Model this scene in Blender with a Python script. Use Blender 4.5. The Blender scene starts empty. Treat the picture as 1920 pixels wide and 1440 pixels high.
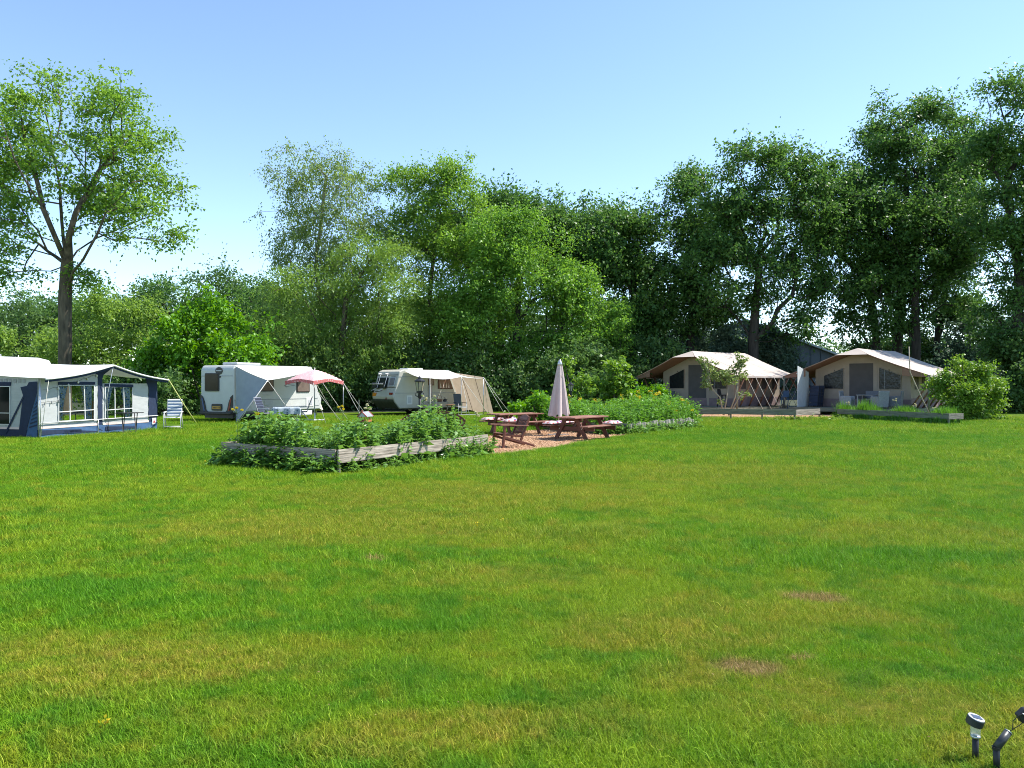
import bpy, math, random
import numpy as np
from mathutils import Vector, Matrix

S = bpy.context.scene
C = S.collection
R = math.radians
FOC, CAMH = 1450.0, 1.7          # focal length in photo pixels, eye height

# ------------------------------------------------------------------ camera, sky, sun, exposure
cam = bpy.data.objects.new('camera', bpy.data.cameras.new('camera'))
C.objects.link(cam)
cam.location = (0, 0, CAMH)
cam.rotation_euler = (R(90), 0, 0)
cam.data.sensor_width = 36.0
cam.data.lens = 36.0 * FOC / 1920.0
cam.data.clip_start = 0.05
cam.data.clip_end = 3000
S.camera = cam

SUN_EL, SUN_AZ = 53.0, 79.0       # azimuth clockwise from the view direction
W = bpy.data.worlds.new('World')
S.world = W
W.use_nodes = True
wn, wl = W.node_tree.nodes, W.node_tree.links
sky = wn.new('ShaderNodeTexSky')
sky.sky_type = 'NISHITA'
sky.sun_disc = False
sky.sun_elevation = R(SUN_EL)
sky.sun_rotation = R(SUN_AZ)
sky.air_density = 0.85
sky.dust_density = 0.0
sky.ozone_density = 1.8
wl.new(sky.outputs[0], wn['Background'].inputs[0])
wn['Background'].inputs[1].default_value = 0.145

sun = bpy.data.objects.new('sun', bpy.data.lights.new('sun', 'SUN'))
C.objects.link(sun)
sun.data.energy = 4.5
sun.data.angle = R(0.5)
sun.data.color = (1.0, 0.95, 0.87)
sd = Vector((math.sin(R(SUN_AZ)) * math.cos(R(SUN_EL)), math.cos(R(SUN_AZ)) * math.cos(R(SUN_EL)), math.sin(R(SUN_EL))))
sun.rotation_euler = sd.to_track_quat('Z', 'Y').to_euler()
sun.location = (40, 10, 60)

S.view_settings.view_transform = 'Standard'
S.view_settings.look = 'None'
S.view_settings.exposure = 1.08
S.view_settings.gamma = 1.0
S.view_settings.use_curve_mapping = False
S.render.engine = 'CYCLES'
S.cycles.max_bounces = 6
S.cycles.diffuse_bounces = 3
S.cycles.transmission_bounces = 4
S.cycles.transparent_max_bounces = 8
S.cycles.sample_clamp_indirect = 4.0
S.cycles.use_denoising = True
S.cycles.denoising_prefilter = 'NONE'
S.cycles.filter_width = 1.0

# ------------------------------------------------------------------ helpers
def G(px, py):
    """ground point seen at a pixel of the photograph"""
    d = FOC * CAMH / (py - 720.0)
    return Vector(((px - 960.0) / FOC * d, d, 0.0))

def AT(px, py, d):
    """point at distance d seen at a pixel of the photograph"""
    return Vector(((px - 960.0) / FOC * d, d, CAMH - (py - 720.0) / FOC * d))

def tag(o, label=None, cat=None, group=None, kind=None):
    if label: o['label'] = label
    if cat: o['category'] = cat
    if group: o['group'] = group
    if kind: o['kind'] = kind
    return o

def thing(name, label, cat, loc=(0, 0, 0), rz=0.0, group=None, rot=None):
    o = bpy.data.objects.new(name, None)
    o.empty_display_size = 0.2
    C.objects.link(o)
    o.location = loc
    o.rotation_euler = rot if rot else (0, 0, rz)
    return tag(o, label, cat, group)

def link(name, me, mat=None, parent=None):
    o = bpy.data.objects.new(name, me)
    C.objects.link(o)
    if parent: o.parent = parent
    if mat is not None and not me.materials:
        me.materials.append(mat)
    return o

def copy_tree(o, parent=None):
    c = o.copy()
    C.objects.link(c)
    if parent: c.parent = parent
    for ch in list(o.children):
        copy_tree(ch, c)
    return c

class MB:
    def __init__(s):
        s.v, s.f = [], []
    def add(s, vs, fs):
        n = len(s.v)
        s.v += [tuple(v) for v in vs]
        s.f += [tuple(i + n for i in f) for f in fs]
        return s
    def box(s, c, d, M=None):
        c = Vector(c)
        vs = []
        for k in range(8):
            p = Vector(((k & 1) - .5, ((k >> 1) & 1) - .5, ((k >> 2) & 1) - .5))
            p = Vector((p.x * d[0], p.y * d[1], p.z * d[2]))
            vs.append(c + (M @ p if M else p))
        return s.add(vs, [(0, 2, 3, 1), (4, 5, 7, 6), (0, 1, 5, 4), (2, 6, 7, 3), (0, 4, 6, 2), (1, 3, 7, 5)])
    def tube(s, pts, r, n=6, cap=True):
        pts = [Vector(p) for p in pts]
        rs = r if isinstance(r, (list, tuple)) else [r] * len(pts)
        vs, fs = [], []
        for i, p in enumerate(pts):
            d = (pts[min(i + 1, len(pts) - 1)] - pts[max(i - 1, 0)]).normalized()
            a = d.orthogonal() if i == 0 else (a - d * a.dot(d))
            a = a.normalized() if a.length > 1e-6 else d.orthogonal().normalized()
            b = d.cross(a)
            for k in range(n):
                t = 2 * math.pi * k / n
                vs.append(p + (a * math.cos(t) + b * math.sin(t)) * rs[i])
        for i in range(len(pts) - 1):
            for k in range(n):
                k2 = (k + 1) % n
                fs.append((i * n + k, i * n + k2, (i + 1) * n + k2, (i + 1) * n + k))
        if cap:
            fs.append(tuple(range(n - 1, -1, -1)))
            m = (len(pts) - 1) * n
            fs.append(tuple(m + k for k in range(n)))
        return s.add(vs, fs)
    def prism(s, pts, e):
        pts = [Vector(p) for p in pts]
        e = Vector(e)
        n = len(pts)
        vs = pts + [p + e for p in pts]
        fs = [tuple(range(n - 1, -1, -1)), tuple(range(n, 2 * n))]
        fs += [(k, (k + 1) % n, n + (k + 1) % n, n + k) for k in range(n)]
        return s.add(vs, fs)
    def sheet(s, fn, nu, nv):
        vs = [fn(i / nu, j / nv) for i in range(nu + 1) for j in range(nv + 1)]
        fs = []
        for i in range(nu):
            for j in range(nv):
                a = i * (nv + 1) + j
                fs.append((a, a + 1, a + nv + 2, a + nv + 1))
        return s.add(vs, fs)
    def lathe(s, prof, n=16, c=(0, 0, 0)):
        c = Vector(c)
        vs, fs = [], []
        for (r, z) in prof:
            for k in range(n):
                t = 2 * math.pi * k / n
                vs.append(c + Vector((r * math.cos(t), r * math.sin(t), z)))
        for i in range(len(prof) - 1):
            for k in range(n):
                k2 = (k + 1) % n
                fs.append((i * n + k, i * n + k2, (i + 1) * n + k2, (i + 1) * n + k))
        fs.append(tuple(range(n - 1, -1, -1)))
        m = (len(prof) - 1) * n
        fs.append(tuple(m + k for k in range(n)))
        return s.add(vs, fs)
    def build(s, name, mat, parent=None, smooth=False, bevel=0, thick=0):
        me = bpy.data.meshes.new(name)
        me.from_pydata(s.v, [], s.f)
        me.update()
        if smooth:
            me.polygons.foreach_set('use_smooth', [True] * len(me.polygons))
        o = link(name, me, mat, parent)
        if thick:
            m = o.modifiers.new('solid', 'SOLIDIFY'); m.thickness = thick; m.offset = 0
        if bevel:
            m = o.modifiers.new('bevel', 'BEVEL'); m.width = bevel; m.segments = 2; m.limit_method = 'ANGLE'
        return o

def bar(name, a, b, w, h, mat, parent=None, up=(0, 0, 1), bevel=0.0, label=None):
    """a straight bar of section w x h from a to b, modelled along its own X axis so that grain follows it"""
    a, b, up = Vector(a), Vector(b), Vector(up)
    d = b - a
    L = d.length
    x = d.normalized()
    y = up.cross(x)
    if y.length < 1e-4: y = Vector((0, 1, 0)).cross(x) if abs(x.y) < .9 else Vector((1, 0, 0)).cross(x)
    y.normalize()
    z = x.cross(y)
    o = MB().box((0, 0, 0), (L, w, h)).build(name, mat, parent, bevel=bevel)
    M = Matrix((x, y, z)).transposed().to_4x4()
    M.translation = (a + b) / 2
    o.matrix_local = M
    if label: o['label'] = label
    return o

def rod(name, pts, r, mat, parent=None, n=6):
    return MB().tube(pts, r, n).build(name, mat, parent, smooth=True)

def np_mesh(name, v, q, mats=None, mi=None, attrs=None, smooth=False):
    """mesh from numpy: v (N,3), q (M,k) polygons of k corners; attrs {name: per-face floats}"""
    v = np.asarray(v, np.float32); q = np.asarray(q, np.int32)
    me = bpy.data.meshes.new(name)
    me.vertices.add(len(v)); me.vertices.foreach_set('co', v.ravel())
    k = q.shape[1]
    me.loops.add(q.size); me.loops.foreach_set('vertex_index', q.ravel())
    me.polygons.add(len(q)); me.polygons.foreach_set('loop_start', np.arange(0, q.size, k, dtype=np.int32))
    if smooth: me.polygons.foreach_set('use_smooth', np.ones(len(q), bool))
    for m in mats or []: me.materials.append(m)
    if mi is not None: me.polygons.foreach_set('material_index', np.asarray(mi, np.int32))
    for a, val in (attrs or {}).items():
        at = me.attributes.new(a, 'FLOAT', 'FACE'); at.data.foreach_set('value', np.asarray(val, np.float32))
    me.update(calc_edges=True)
    return me

# ------------------------------------------------------------------ materials
def new_mat(name):
    m = bpy.data.materials.new(name)
    m.use_nodes = True
    nt = m.node_tree
    return m, nt, nt.nodes, nt.links, nt.nodes['Principled BSDF'], nt.nodes['Material Output']

def rgb(c): return (c[0], c[1], c[2], 1.0)

def PM(name, col, rough=.6, var=.12, scale=6.0, metal=0.0, transl=0.0, bump=0.0, stretch=(1, 1, 1), col2=None, spec=.4, bscale=None, coat=0.0, detail=4):
    """painted / cloth / wood surface: colour broken up by noise, optional relief and light passing through"""
    m, nt, N, L, P, out = new_mat(name)
    tc = N.new('ShaderNodeTexCoord'); mp = N.new('ShaderNodeMapping')
    mp.inputs['Scale'].default_value = stretch
    L.new(tc.outputs['Object'], mp.inputs[0])
    nz = N.new('ShaderNodeTexNoise'); nz.inputs['Scale'].default_value = scale; nz.inputs['Detail'].default_value = detail
    L.new(mp.outputs[0], nz.inputs[0])
    cr = N.new('ShaderNodeMix'); cr.data_type = 'RGBA'
    c1 = tuple(x * (1 - var) for x in col); c2 = col2 or tuple(min(1, x * (1 + var)) for x in col)
    cr.inputs[6].default_value = rgb(c1); cr.inputs[7].default_value = rgb(c2)
    mr = N.new('ShaderNodeMapRange'); mr.inputs[1].default_value = .3; mr.inputs[2].default_value = .7
    L.new(nz.outputs[0], mr.inputs[0]); L.new(mr.outputs[0], cr.inputs[0])
    L.new(cr.outputs[2], P.inputs['Base Color'])
    P.inputs['Roughness'].default_value = rough
    P.inputs['Metallic'].default_value = metal
    P.inputs['Specular IOR Level'].default_value = spec
    P.inputs['Coat Weight'].default_value = coat
    if bump:
        b = N.new('ShaderNodeBump'); b.inputs['Strength'].default_value = bump; b.inputs['Distance'].default_value = .02
        if bscale:
            n2 = N.new('ShaderNodeTexNoise'); n2.inputs['Scale'].default_value = bscale; n2.inputs['Detail'].default_value = 3
            L.new(mp.outputs[0], n2.inputs[0]); L.new(n2.outputs[0], b.inputs['Height'])
        else:
            L.new(nz.outputs[0], b.inputs['Height'])
        L.new(b.outputs[0], P.inputs['Normal'])
    if transl:
        t = N.new('ShaderNodeBsdfTranslucent'); L.new(cr.outputs[2], t.inputs[0])
        mx = N.new('ShaderNodeMixShader'); mx.inputs[0].default_value = transl
        L.new(P.outputs[0], mx.inputs[1]); L.new(t.outputs[0], mx.inputs[2]); L.new(mx.outputs[0], out.inputs[0])
    return m

def leaf_mat(name, dark, light, transl=.38, rough=.45, attr='rnd', spec=.3):
    """leaves: each leaf its own shade between two greens, light passes through"""
    m, nt, N, L, P, out = new_mat(name)
    at = N.new('ShaderNodeAttribute'); at.attribute_name = attr
    mx = N.new('ShaderNodeMix'); mx.data_type = 'RGBA'
    mx.inputs[6].default_value = rgb(dark); mx.inputs[7].default_value = rgb(light)
    L.new(at.outputs['Fac'], mx.inputs[0])
    L.new(mx.outputs[2], P.inputs['Base Color'])
    P.inputs['Roughness'].default_value = rough
    P.inputs['Specular IOR Level'].default_value = spec
    hs = N.new('ShaderNodeHueSaturation'); hs.inputs['Hue'].default_value = .485; hs.inputs['Saturation'].default_value = 1.1; hs.inputs['Value'].default_value = 1.35
    L.new(mx.outputs[2], hs.inputs['Color'])
    t = N.new('ShaderNodeBsdfTranslucent'); L.new(hs.outputs[0], t.inputs[0])
    ms = N.new('ShaderNodeMixShader'); ms.inputs[0].default_value = transl
    L.new(P.outputs[0], ms.inputs[1]); L.new(t.outputs[0], ms.inputs[2]); L.new(ms.outputs[0], out.inputs[0])
    return m

def frosted_mat(name, col, mixf=.45):
    m, nt, N, L, P, out = new_mat(name)
    P.inputs['Base Color'].default_value = rgb(col); P.inputs['Roughness'].default_value = .25
    t = N.new('ShaderNodeBsdfTransparent'); x = N.new('ShaderNodeMixShader'); x.inputs[0].default_value = mixf
    L.new(t.outputs[0], x.inputs[1]); L.new(P.outputs[0], x.inputs[2]); L.new(x.outputs[0], out.inputs[0])
    return m

def glass_mat(name, tint=(.75, .8, .8), alpha=.55):
    m, nt, N, L, P, out = new_mat(name)
    N.remove(P)
    g = N.new('ShaderNodeBsdfGlossy'); g.inputs['Roughness'].default_value = .05
    t = N.new('ShaderNodeBsdfTransparent'); t.inputs[0].default_value = rgb(tint)
    f = N.new('ShaderNodeFresnel'); f.inputs[0].default_value = 1.5
    x = N.new('ShaderNodeMixShader')
    L.new(f.outputs[0], x.inputs[0]); L.new(t.outputs[0], x.inputs[1]); L.new(g.outputs[0], x.inputs[2])
    L.new(x.outputs[0], out.inputs[0])
    return m
# ------------------------------------------------------------------ ground
CHIPS = [G(898, 853), G(948, 850), G(1005, 845), G(1052, 836), G(1098, 829), G(1125, 823), G(1190, 815), G(1210, 806), G(1140, 799), G(1060, 803), G(985, 808), G(930, 813), G(905, 822), G(890, 835)]
BED_N, BED_L, BED_R = G(635, 888), Vector((-6.22, 16.55, 0)), Vector((-.6, 18.95, 0))   # flower bed corners
BED_B = BED_L + BED_R - BED_N
BED2 = [G(1180, 814), G(1238, 808), G(1298, 802), Vector((8.1, 33.5, 0)), Vector((6.5, 36.0, 0)), Vector((2.2, 35.6, 0)), Vector((0.6, 32.5, 0)), Vector((1.6, 28.2, 0)), Vector((2.9, 26.2, 0))]
BARE = [(G(1536, 1123), .28, .15), (G(1405, 1253), .21, .15), (G(703, 1049), .16, .09), (G(1500, 1236), .10, .04)]
# worn yellowish areas of the lawn: centre, half width, half depth, strength
WORN = [(G(300, 1250), 1.05, .5, .95), (G(80, 1215), .8, .35, .8), (G(640, 985), 2.4, 1.3, .8), (G(880, 930), 3.4, 1.8, .7), (G(1350, 890), 3.0, 2.2, .55), (G(1060, 1000), 1.3, .9, .55),
        (G(1240, 1190), .9, .5, .8), (G(1450, 1150), 1.0, .5, .65), (G(1390, 1270), .7, .4, .7), (G(860, 1370), .65, .28, .9), (G(700, 1400), .4, .2, .7), (G(1560, 1320), .8, .3, .6),
        (G(1750, 1330), .7, .35, .75), (G(1880, 1390), .5, .3, .8), (G(1100, 1350), .4, .25, .5), (G(900, 1080), 1.0, .5, .6), (G(420, 1330), .4, .2, .5), (G(1700, 1000), 2.0, .8, .4), (G(600, 800), 2.5, 1.5, .6)]
LUSH = [(G(300, 850), 3.5, 4.0), (G(120, 1120), 1.3, .6), (G(1600, 820), 9, 3.5), (G(760, 1180), .8, .45), (G(1850, 1150), .6, .5), (G(1620, 1050), 1.2, .5), (G(560, 1420), .5, .15), (G(1120, 1000), .9, .4)]

def lawn_colour_group():
    g = bpy.data.node_groups.new('lawn_colour', 'ShaderNodeTree')
    g.interface.new_socket('Colour', in_out='OUTPUT', socket_type='NodeSocketColor')
    g.interface.new_socket('Bare', in_out='OUTPUT', socket_type='NodeSocketFloat')
    N, L = g.nodes, g.links
    go = N.new('NodeGroupOutput')
    geo = N.new('ShaderNodeNewGeometry')
    sep = N.new('ShaderNodeSeparateXYZ'); L.new(geo.outputs['Position'], sep.inputs[0])
    com = N.new('ShaderNodeCombineXYZ'); L.new(sep.outputs[0], com.inputs[0]); L.new(sep.outputs[1], com.inputs[1])
    def noise(sc, det, seed=0.0, dist=0.0):
        n = N.new('ShaderNodeTexNoise'); n.inputs['Scale'].default_value = sc; n.inputs['Detail'].default_value = det
        n.inputs['Distortion'].default_value = dist
        a = N.new('ShaderNodeVectorMath'); a.operation = 'ADD'; a.inputs[1].default_value = (seed, seed * 1.7, 0)
        L.new(com.outputs[0], a.inputs[0]); L.new(a.outputs[0], n.inputs[0])
        return n.outputs[0]
    def math_(op, a, b=None, c=None):
        n = N.new('ShaderNodeMath'); n.operation = op
        for i, x in enumerate((a, b, c)):
            if x is None: continue
            if isinstance(x, (int, float)): n.inputs[i].default_value = x
            else: L.new(x, n.inputs[i])
        return n.outputs[0]
    wob = noise(2.2, 5, 3.0)
    wobf = noise(9.0, 4, 23.0)
    def blob(c, rx, ry, w=1.0, wk=.9):
        s = N.new('ShaderNodeVectorMath'); s.operation = 'SUBTRACT'; s.inputs[1].default_value = (c.x, c.y, 0)
        L.new(com.outputs[0], s.inputs[0])
        d = N.new('ShaderNodeVectorMath'); d.operation = 'DIVIDE'; d.inputs[1].default_value = (rx, ry, 1)
        L.new(s.outputs[0], d.inputs[0])
        l = N.new('ShaderNodeVectorMath'); l.operation = 'LENGTH'; L.new(d.outputs[0], l.inputs[0])
        t = math_('ADD', l.outputs['Value'], math_('MULTIPLY_ADD', wob, wk * 2, -wk))
        m = N.new('ShaderNodeMapRange'); m.interpolation_type = 'SMOOTHSTEP'
        m.inputs[1].default_value = .45; m.inputs[2].default_value = 1.25; m.inputs[3].default_value = w; m.inputs[4].default_value = 0
        L.new(t, m.inputs[0])
        return m.outputs[0]
    def mix(f, a, b):
        n = N.new('ShaderNodeMix'); n.data_type = 'RGBA'
        L.new(f, n.inputs[0])
        for i, x in ((6, a), (7, b)):
            if isinstance(x, tuple): n.inputs[i].default_value = rgb(x)
            else: L.new(x, n.inputs[i])
        return n.outputs[2]
    def ramp(x, lo, hi):
        m = N.new('ShaderNodeMapRange'); m.interpolation_type = 'SMOOTHSTEP'
        m.inputs[1].default_value = lo; m.inputs[2].default_value = hi
        L.new(x, m.inputs[0]); return m.outputs[0]
    worn = None
    for (c, rx, ry, w) in WORN:
        b = blob(c, rx, ry, w)
        worn = b if worn is None else math_('MAXIMUM', worn, b)
    lush = None
    for (c, rx, ry) in LUSH:
        b = blob(c, rx, ry)
        lush = b if lush is None else math_('MAXIMUM', lush, b)
    bare = None
    for (c, rx, ry) in BARE:
        b = blob(c, rx, ry, 1.0, 1.2)
        bare = b if bare is None else math_('MAXIMUM', bare, b)
    n_big = ramp(noise(.33, 6, 7.0, .8), .42, .60)
    n_mid = ramp(noise(1.6, 7, 31.0, .9), .42, .64)
    n_clump = ramp(noise(5.5, 6, 11.0, .5), .40, .62)
    n_dry = ramp(noise(2.9, 7, 57.0, .7), .50, .68)
    n_fine = ramp(wobf, .3, .75)
    base = mix(n_big, LAWN_A, LAWN_B)
    base = mix(math_('MULTIPLY', n_mid, .75), base, LAWN_C)
    base = mix(math_('MULTIPLY', n_clump, .42), base, LAWN_B)
    base = mix(math_('MULTIPLY', n_dry, .50), base, LAWN_W1)
    base = mix(math_('MULTIPLY', lush, math_('MULTIPLY_ADD', n_mid, .4, .45)), base, LAWN_LUSH)
    wm = math_('MULTIPLY', worn, math_('MULTIPLY_ADD', n_fine, .6, .40))
    base = mix(wm, base, mix(n_fine, LAWN_W1, LAWN_W2))
    base = mix(bare, base, LAWN_BARE)
    L.new(base, go.inputs[0]); L.new(bare, go.inputs[1])
    return g

LAWN_A, LAWN_B, LAWN_C = (.132, .285, .008), (.215, .320, .014), (.062, .205, .010)
LAWN_LUSH = (.084, .240, .008)
LAWN_W1, LAWN_W2 = (.290, .275, .020), (.370, .320, .045)
LAWN_BARE = (.31, .235, .075)
LG = lawn_colour_group()

def lawn_mats():
    m, nt, N, L, P, out = new_mat('lawn_turf')
    g = N.new('ShaderNodeGroup'); g.node_tree = LG
    tc = N.new('ShaderNodeTexCoord')
    n1 = N.new('ShaderNodeTexNoise'); n1.inputs['Scale'].default_value = 34; n1.inputs['Detail'].default_value = 6; n1.inputs['Roughness'].default_value = .75
    L.new(tc.outputs['Object'], n1.inputs[0])
    mr = N.new('ShaderNodeMapRange'); mr.inputs[1].default_value = .3; mr.inputs[2].default_value = .7; mr.inputs[3].default_value = .22; mr.inputs[4].default_value = .65  # turf colour scaled down, standing for the shade between blades
    L.new(n1.outputs[0], mr.inputs[0])
    vm = N.new('ShaderNodeVectorMath'); vm.operation = 'SCALE'
    L.new(g.outputs[0], vm.inputs[0]); L.new(mr.outputs[0], vm.inputs['Scale'])
    L.new(vm.outputs[0], P.inputs['Base Color'])
    P.inputs['Roughness'].default_value = .9; P.inputs['Specular IOR Level'].default_value = .1
    b = N.new('ShaderNodeBump'); b.inputs['Strength'].default_value = .8; b.inputs['Distance'].default_value = .03
    L.new(n1.outputs[0], b.inputs['Height']); L.new(b.outputs[0], P.inputs['Normal'])
    m2, nt, N, L, P, out = new_mat('grass_blades')
    g = N.new('ShaderNodeGroup'); g.node_tree = LG
    at = N.new('ShaderNodeAttribute'); at.attribute_name = 'rnd'
    cr = N.new('ShaderNodeValToRGB')
    e = cr.color_ramp.elements
    e[0].position = 0; e[0].color = (.38, .46, .45, 1)
    e[1].position = 1; e[1].color = (2.2, 1.75, 3.6, 1)
    x = e.new(.5); x.color = (.92, 1.0, .9, 1)
    x = e.new(.86); x.color = (1.35, 1.3, 1.3, 1)
    L.new(at.outputs['Fac'], cr.inputs[0])
    vm = N.new('ShaderNodeVectorMath'); vm.operation = 'MULTIPLY'
    L.new(g.outputs[0], vm.inputs[0]); L.new(cr.outputs[0], vm.inputs[1])
    L.new(vm.outputs[0], P.inputs['Base Color'])
    P.inputs['Roughness'].default_value = .55; P.inputs['Specular IOR Level'].default_value = .12
    t = N.new('ShaderNodeBsdfTranslucent'); L.new(vm.outputs[0], t.inputs[0])
    ms = N.new('ShaderNodeMixShader'); ms.inputs[0].default_value = .35
    L.new(P.outputs[0], ms.inputs[1]); L.new(t.outputs[0], ms.inputs[2]); L.new(ms.outputs[0], out.inputs[0])
    return m, m2
M_LAWN, M_BLADE = lawn_mats()

def ground_sheet(name, pts, z, mat, kind='structure', parent=None):
    return tag(MB().add([(p.x, p.y, z) for p in pts], [tuple(range(len(pts)))]).build(name, mat, parent), kind=kind)

# the lawn is one sheet out to the horizon
lawn = MB().sheet(lambda u, v: (-900 + 1800 * u, -60 + 1500 * v, 0), 6, 6).build('lawn', M_LAWN)
tag(lawn, kind='structure')
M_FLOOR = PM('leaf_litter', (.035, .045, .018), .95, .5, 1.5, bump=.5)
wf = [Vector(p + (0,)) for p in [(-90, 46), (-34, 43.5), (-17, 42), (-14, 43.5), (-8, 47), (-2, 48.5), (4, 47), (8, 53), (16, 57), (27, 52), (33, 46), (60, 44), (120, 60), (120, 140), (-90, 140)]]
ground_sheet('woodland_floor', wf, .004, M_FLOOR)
M_CHIP = PM('wood_chip_bed', (.34, .20, .11), .9, .5, 22, bump=.7)
ground_sheet('wood_chip_path', CHIPS, .006, M_CHIP)

def inside(poly, x, y):
    r = np.zeros(x.shape, bool)
    n = len(poly)
    for i in range(n):
        a, b = poly[i], poly[(i + 1) % n]
        c = ((a.y > y) != (b.y > y)) & (x < (b.x - a.x) * (y - a.y) / ((b.y - a.y) or 1e-9) + a.x)
        r ^= c
    return r

rng = np.random.default_rng(5)

def blade_patch(name, n, rad, lmin, lmax, w, long_frac=.04):
    """a hand-sized tuft of mown grass, every blade a bent strip"""
    a = rng.uniform(0, 2 * np.pi, n); r = rad * np.sqrt(rng.uniform(0, 1, n))
    base = np.stack([r * np.cos(a), r * np.sin(a), np.zeros(n)], 1)
    L = rng.uniform(lmin, lmax, n)
    lg = rng.uniform(0, 1, n) < long_frac
    L[lg] *= 1.45
    az = rng.uniform(0, 2 * np.pi, n)
    lean = rng.uniform(.5, 1.65, n)
    d = np.stack([np.cos(az), np.sin(az), np.zeros(n)], 1)
    side = np.stack([-np.sin(az + rng.normal(0, .6, n)), np.cos(az), np.zeros(n)], 1)
    ww = w * rng.uniform(.6, 1.3, n)
    up = np.array([0, 0, 1.0])
    m = base + d * (L * .45 * np.sin(lean * .6))[:, None] + up * (L * .5 * np.cos(lean * .6))[:, None]
    t = m + d * (L * .55 * np.sin(lean))[:, None] + up * (L * .5 * np.cos(lean))[:, None]
    sw = side * ww[:, None] * .5
    v = np.stack([base - sw, base + sw, m + sw * .8, m - sw * .8, t + sw * .12, t - sw * .12], 1).reshape(-1, 3)
    i = np.arange(n)[:, None] * 6
    q = np.concatenate([i + [0, 1, 2, 3], i + [3, 2, 4, 5]], 0)
    rn = np.clip(rng.beta(2, 2, n) + (rng.uniform(0, 1, n) < .05) * .5, 0, 1)
    return np_mesh(name, v, q, [M_BLADE], attrs={'rnd': np.concatenate([rn, rn])})

def scatter_gn(name, pts, scale, rz, coll_objs, mat, label, cat):
    """one ground-cover object: tufts set on points by a geometry-nodes modifier"""
    coll = bpy.data.collections.new(name + '_tufts')
    for o in coll_objs: coll.objects.link(o)
    me = bpy.data.meshes.new(name)
    me.vertices.add(len(pts)); me.vertices.foreach_set('co', np.asarray(pts, np.float32).ravel())
    for k, val in (('sc', scale), ('rz', rz)):
        at = me.attributes.new(k, 'FLOAT', 'POINT'); at.data.foreach_set('value', np.asarray(val, np.float32))
    at = me.attributes.new('pick', 'INT', 'POINT'); at.data.foreach_set('value', rng.integers(0, len(coll_objs), len(pts)).astype(np.int32))
    o = link(name, me)
    ng = bpy.data.node_groups.new(name, 'GeometryNodeTree')
    ng.interface.new_socket('Geometry', in_out='INPUT', socket_type='NodeSocketGeometry')
    ng.interface.new_socket('Geometry', in_out='OUTPUT', socket_type='NodeSocketGeometry')
    N, L = ng.nodes, ng.links
    gi, go = N.new('NodeGroupInput'), N.new('NodeGroupOutput')
    ci = N.new('GeometryNodeCollectionInfo'); ci.inputs[0].default_value = coll
    ci.inputs['Separate Children'].default_value = True; ci.inputs['Reset Children'].default_value = True
    ip = N.new('GeometryNodeInstanceOnPoints'); ip.inputs['Pick Instance'].default_value = True
    def na(nm, ty):
        n = N.new('GeometryNodeInputNamedAttribute'); n.data_type = ty; n.inputs[0].default_value = nm; return n.outputs[0]
    cx = N.new('ShaderNodeCombineXYZ'); L.new(na('rz', 'FLOAT'), cx.inputs[2])
    er = N.new('FunctionNodeEulerToRotation'); L.new(cx.outputs[0], er.inputs[0])
    L.new(gi.outputs[0], ip.inputs['Points']); L.new(ci.outputs[0], ip.inputs['Instance'])
    L.new(na('pick', 'INT'), ip.inputs['Instance Index']); L.new(er.outputs[0], ip.inputs['Rotation']); L.new(na('sc', 'FLOAT'), ip.inputs['Scale'])
    L.new(ip.outputs[0], go.inputs[0])
    mod = o.modifiers.new('scatter', 'NODES'); mod.node_group = ng
    return tag(o, label, cat, kind='stuff')

def lawn_grass():
    tufts = [bpy.data.objects.new('tuft', blade_patch('tuft', 190, .11, .018, .056, .0030)) for _ in range(7)]
    P, SC = [], []
    for (d0, d1, sp, sc) in ((1.4, 7.0, .085, 1.0), (7.0, 14.0, .135, 1.35), (14.0, 26.0, .23, 1.9), (26.0, 40.0, .42, 2.6)):
        ys = np.arange(d0, d1, sp)
        for y in ys:
            hw = .70 * y + 3.5
            xs = np.arange(-hw, hw, sp)
            p = np.stack([xs + rng.uniform(-.5, .5, len(xs)) * sp, y + rng.uniform(-.5, .5, len(xs)) * sp, np.zeros(len(xs))], 1)
            P.append(p); SC.append(np.full(len(xs), sc) * rng.uniform(.75, 1.25, len(xs)))
    P = np.concatenate(P); SC = np.concatenate(SC)
    x, y = P[:, 0], P[:, 1]
    keep = ~inside(CHIPS, x, y) & ~inside(BED2, x, y) & ~inside([BED_N, BED_L, BED_B, BED_R], x, y)
    keep &= ~((y > 39) & (x > 8)) & ~((x < -14.95 + .3125 * (y - 24.2)) & (y > 24.2 + (-14.82 - x) * .31) & (y < 33))
    for (c, rx, ry) in BARE:
        q = ((x - c.x) / rx) ** 2 + ((y - c.y) / ry) ** 2
        keep &= ~((q < 1.1) & (rng.uniform(0, 1, len(x)) < .40))
    # taller, softer growth in slow waves
    h = .7 * (np.sin(x * 1.9 + 2 * np.sin(y * .7)) + np.sin(y * 2.3 + 1.5 * np.sin(x * 1.1)))
    SC = SC * (1 + .16 * h)
    for (c, rx, ry) in LUSH:        # lush places stand taller, worn ones shorter
        SC = SC * (1 + .40 * np.exp(-((x - c.x) / rx) ** 2 - ((y - c.y) / ry) ** 2) * (y < 9))
    for (c, rx, ry, w) in WORN:
        SC = SC * (1 - .18 * w * np.exp(-((x - c.x) / rx) ** 2 - ((y - c.y) / ry) ** 2))
    tall = (rng.uniform(0, 1, len(x)) < .02) & (y < 14)
    SC = np.where(tall, SC * 1.5, SC)
    return scatter_gn('lawn_grass', P[keep], SC[keep], rng.uniform(0, 6.28, keep.sum()), tufts, M_BLADE, 'short mown grass of the wide green and yellow patched lawn', 'grass')
lawn_grass()
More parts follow.
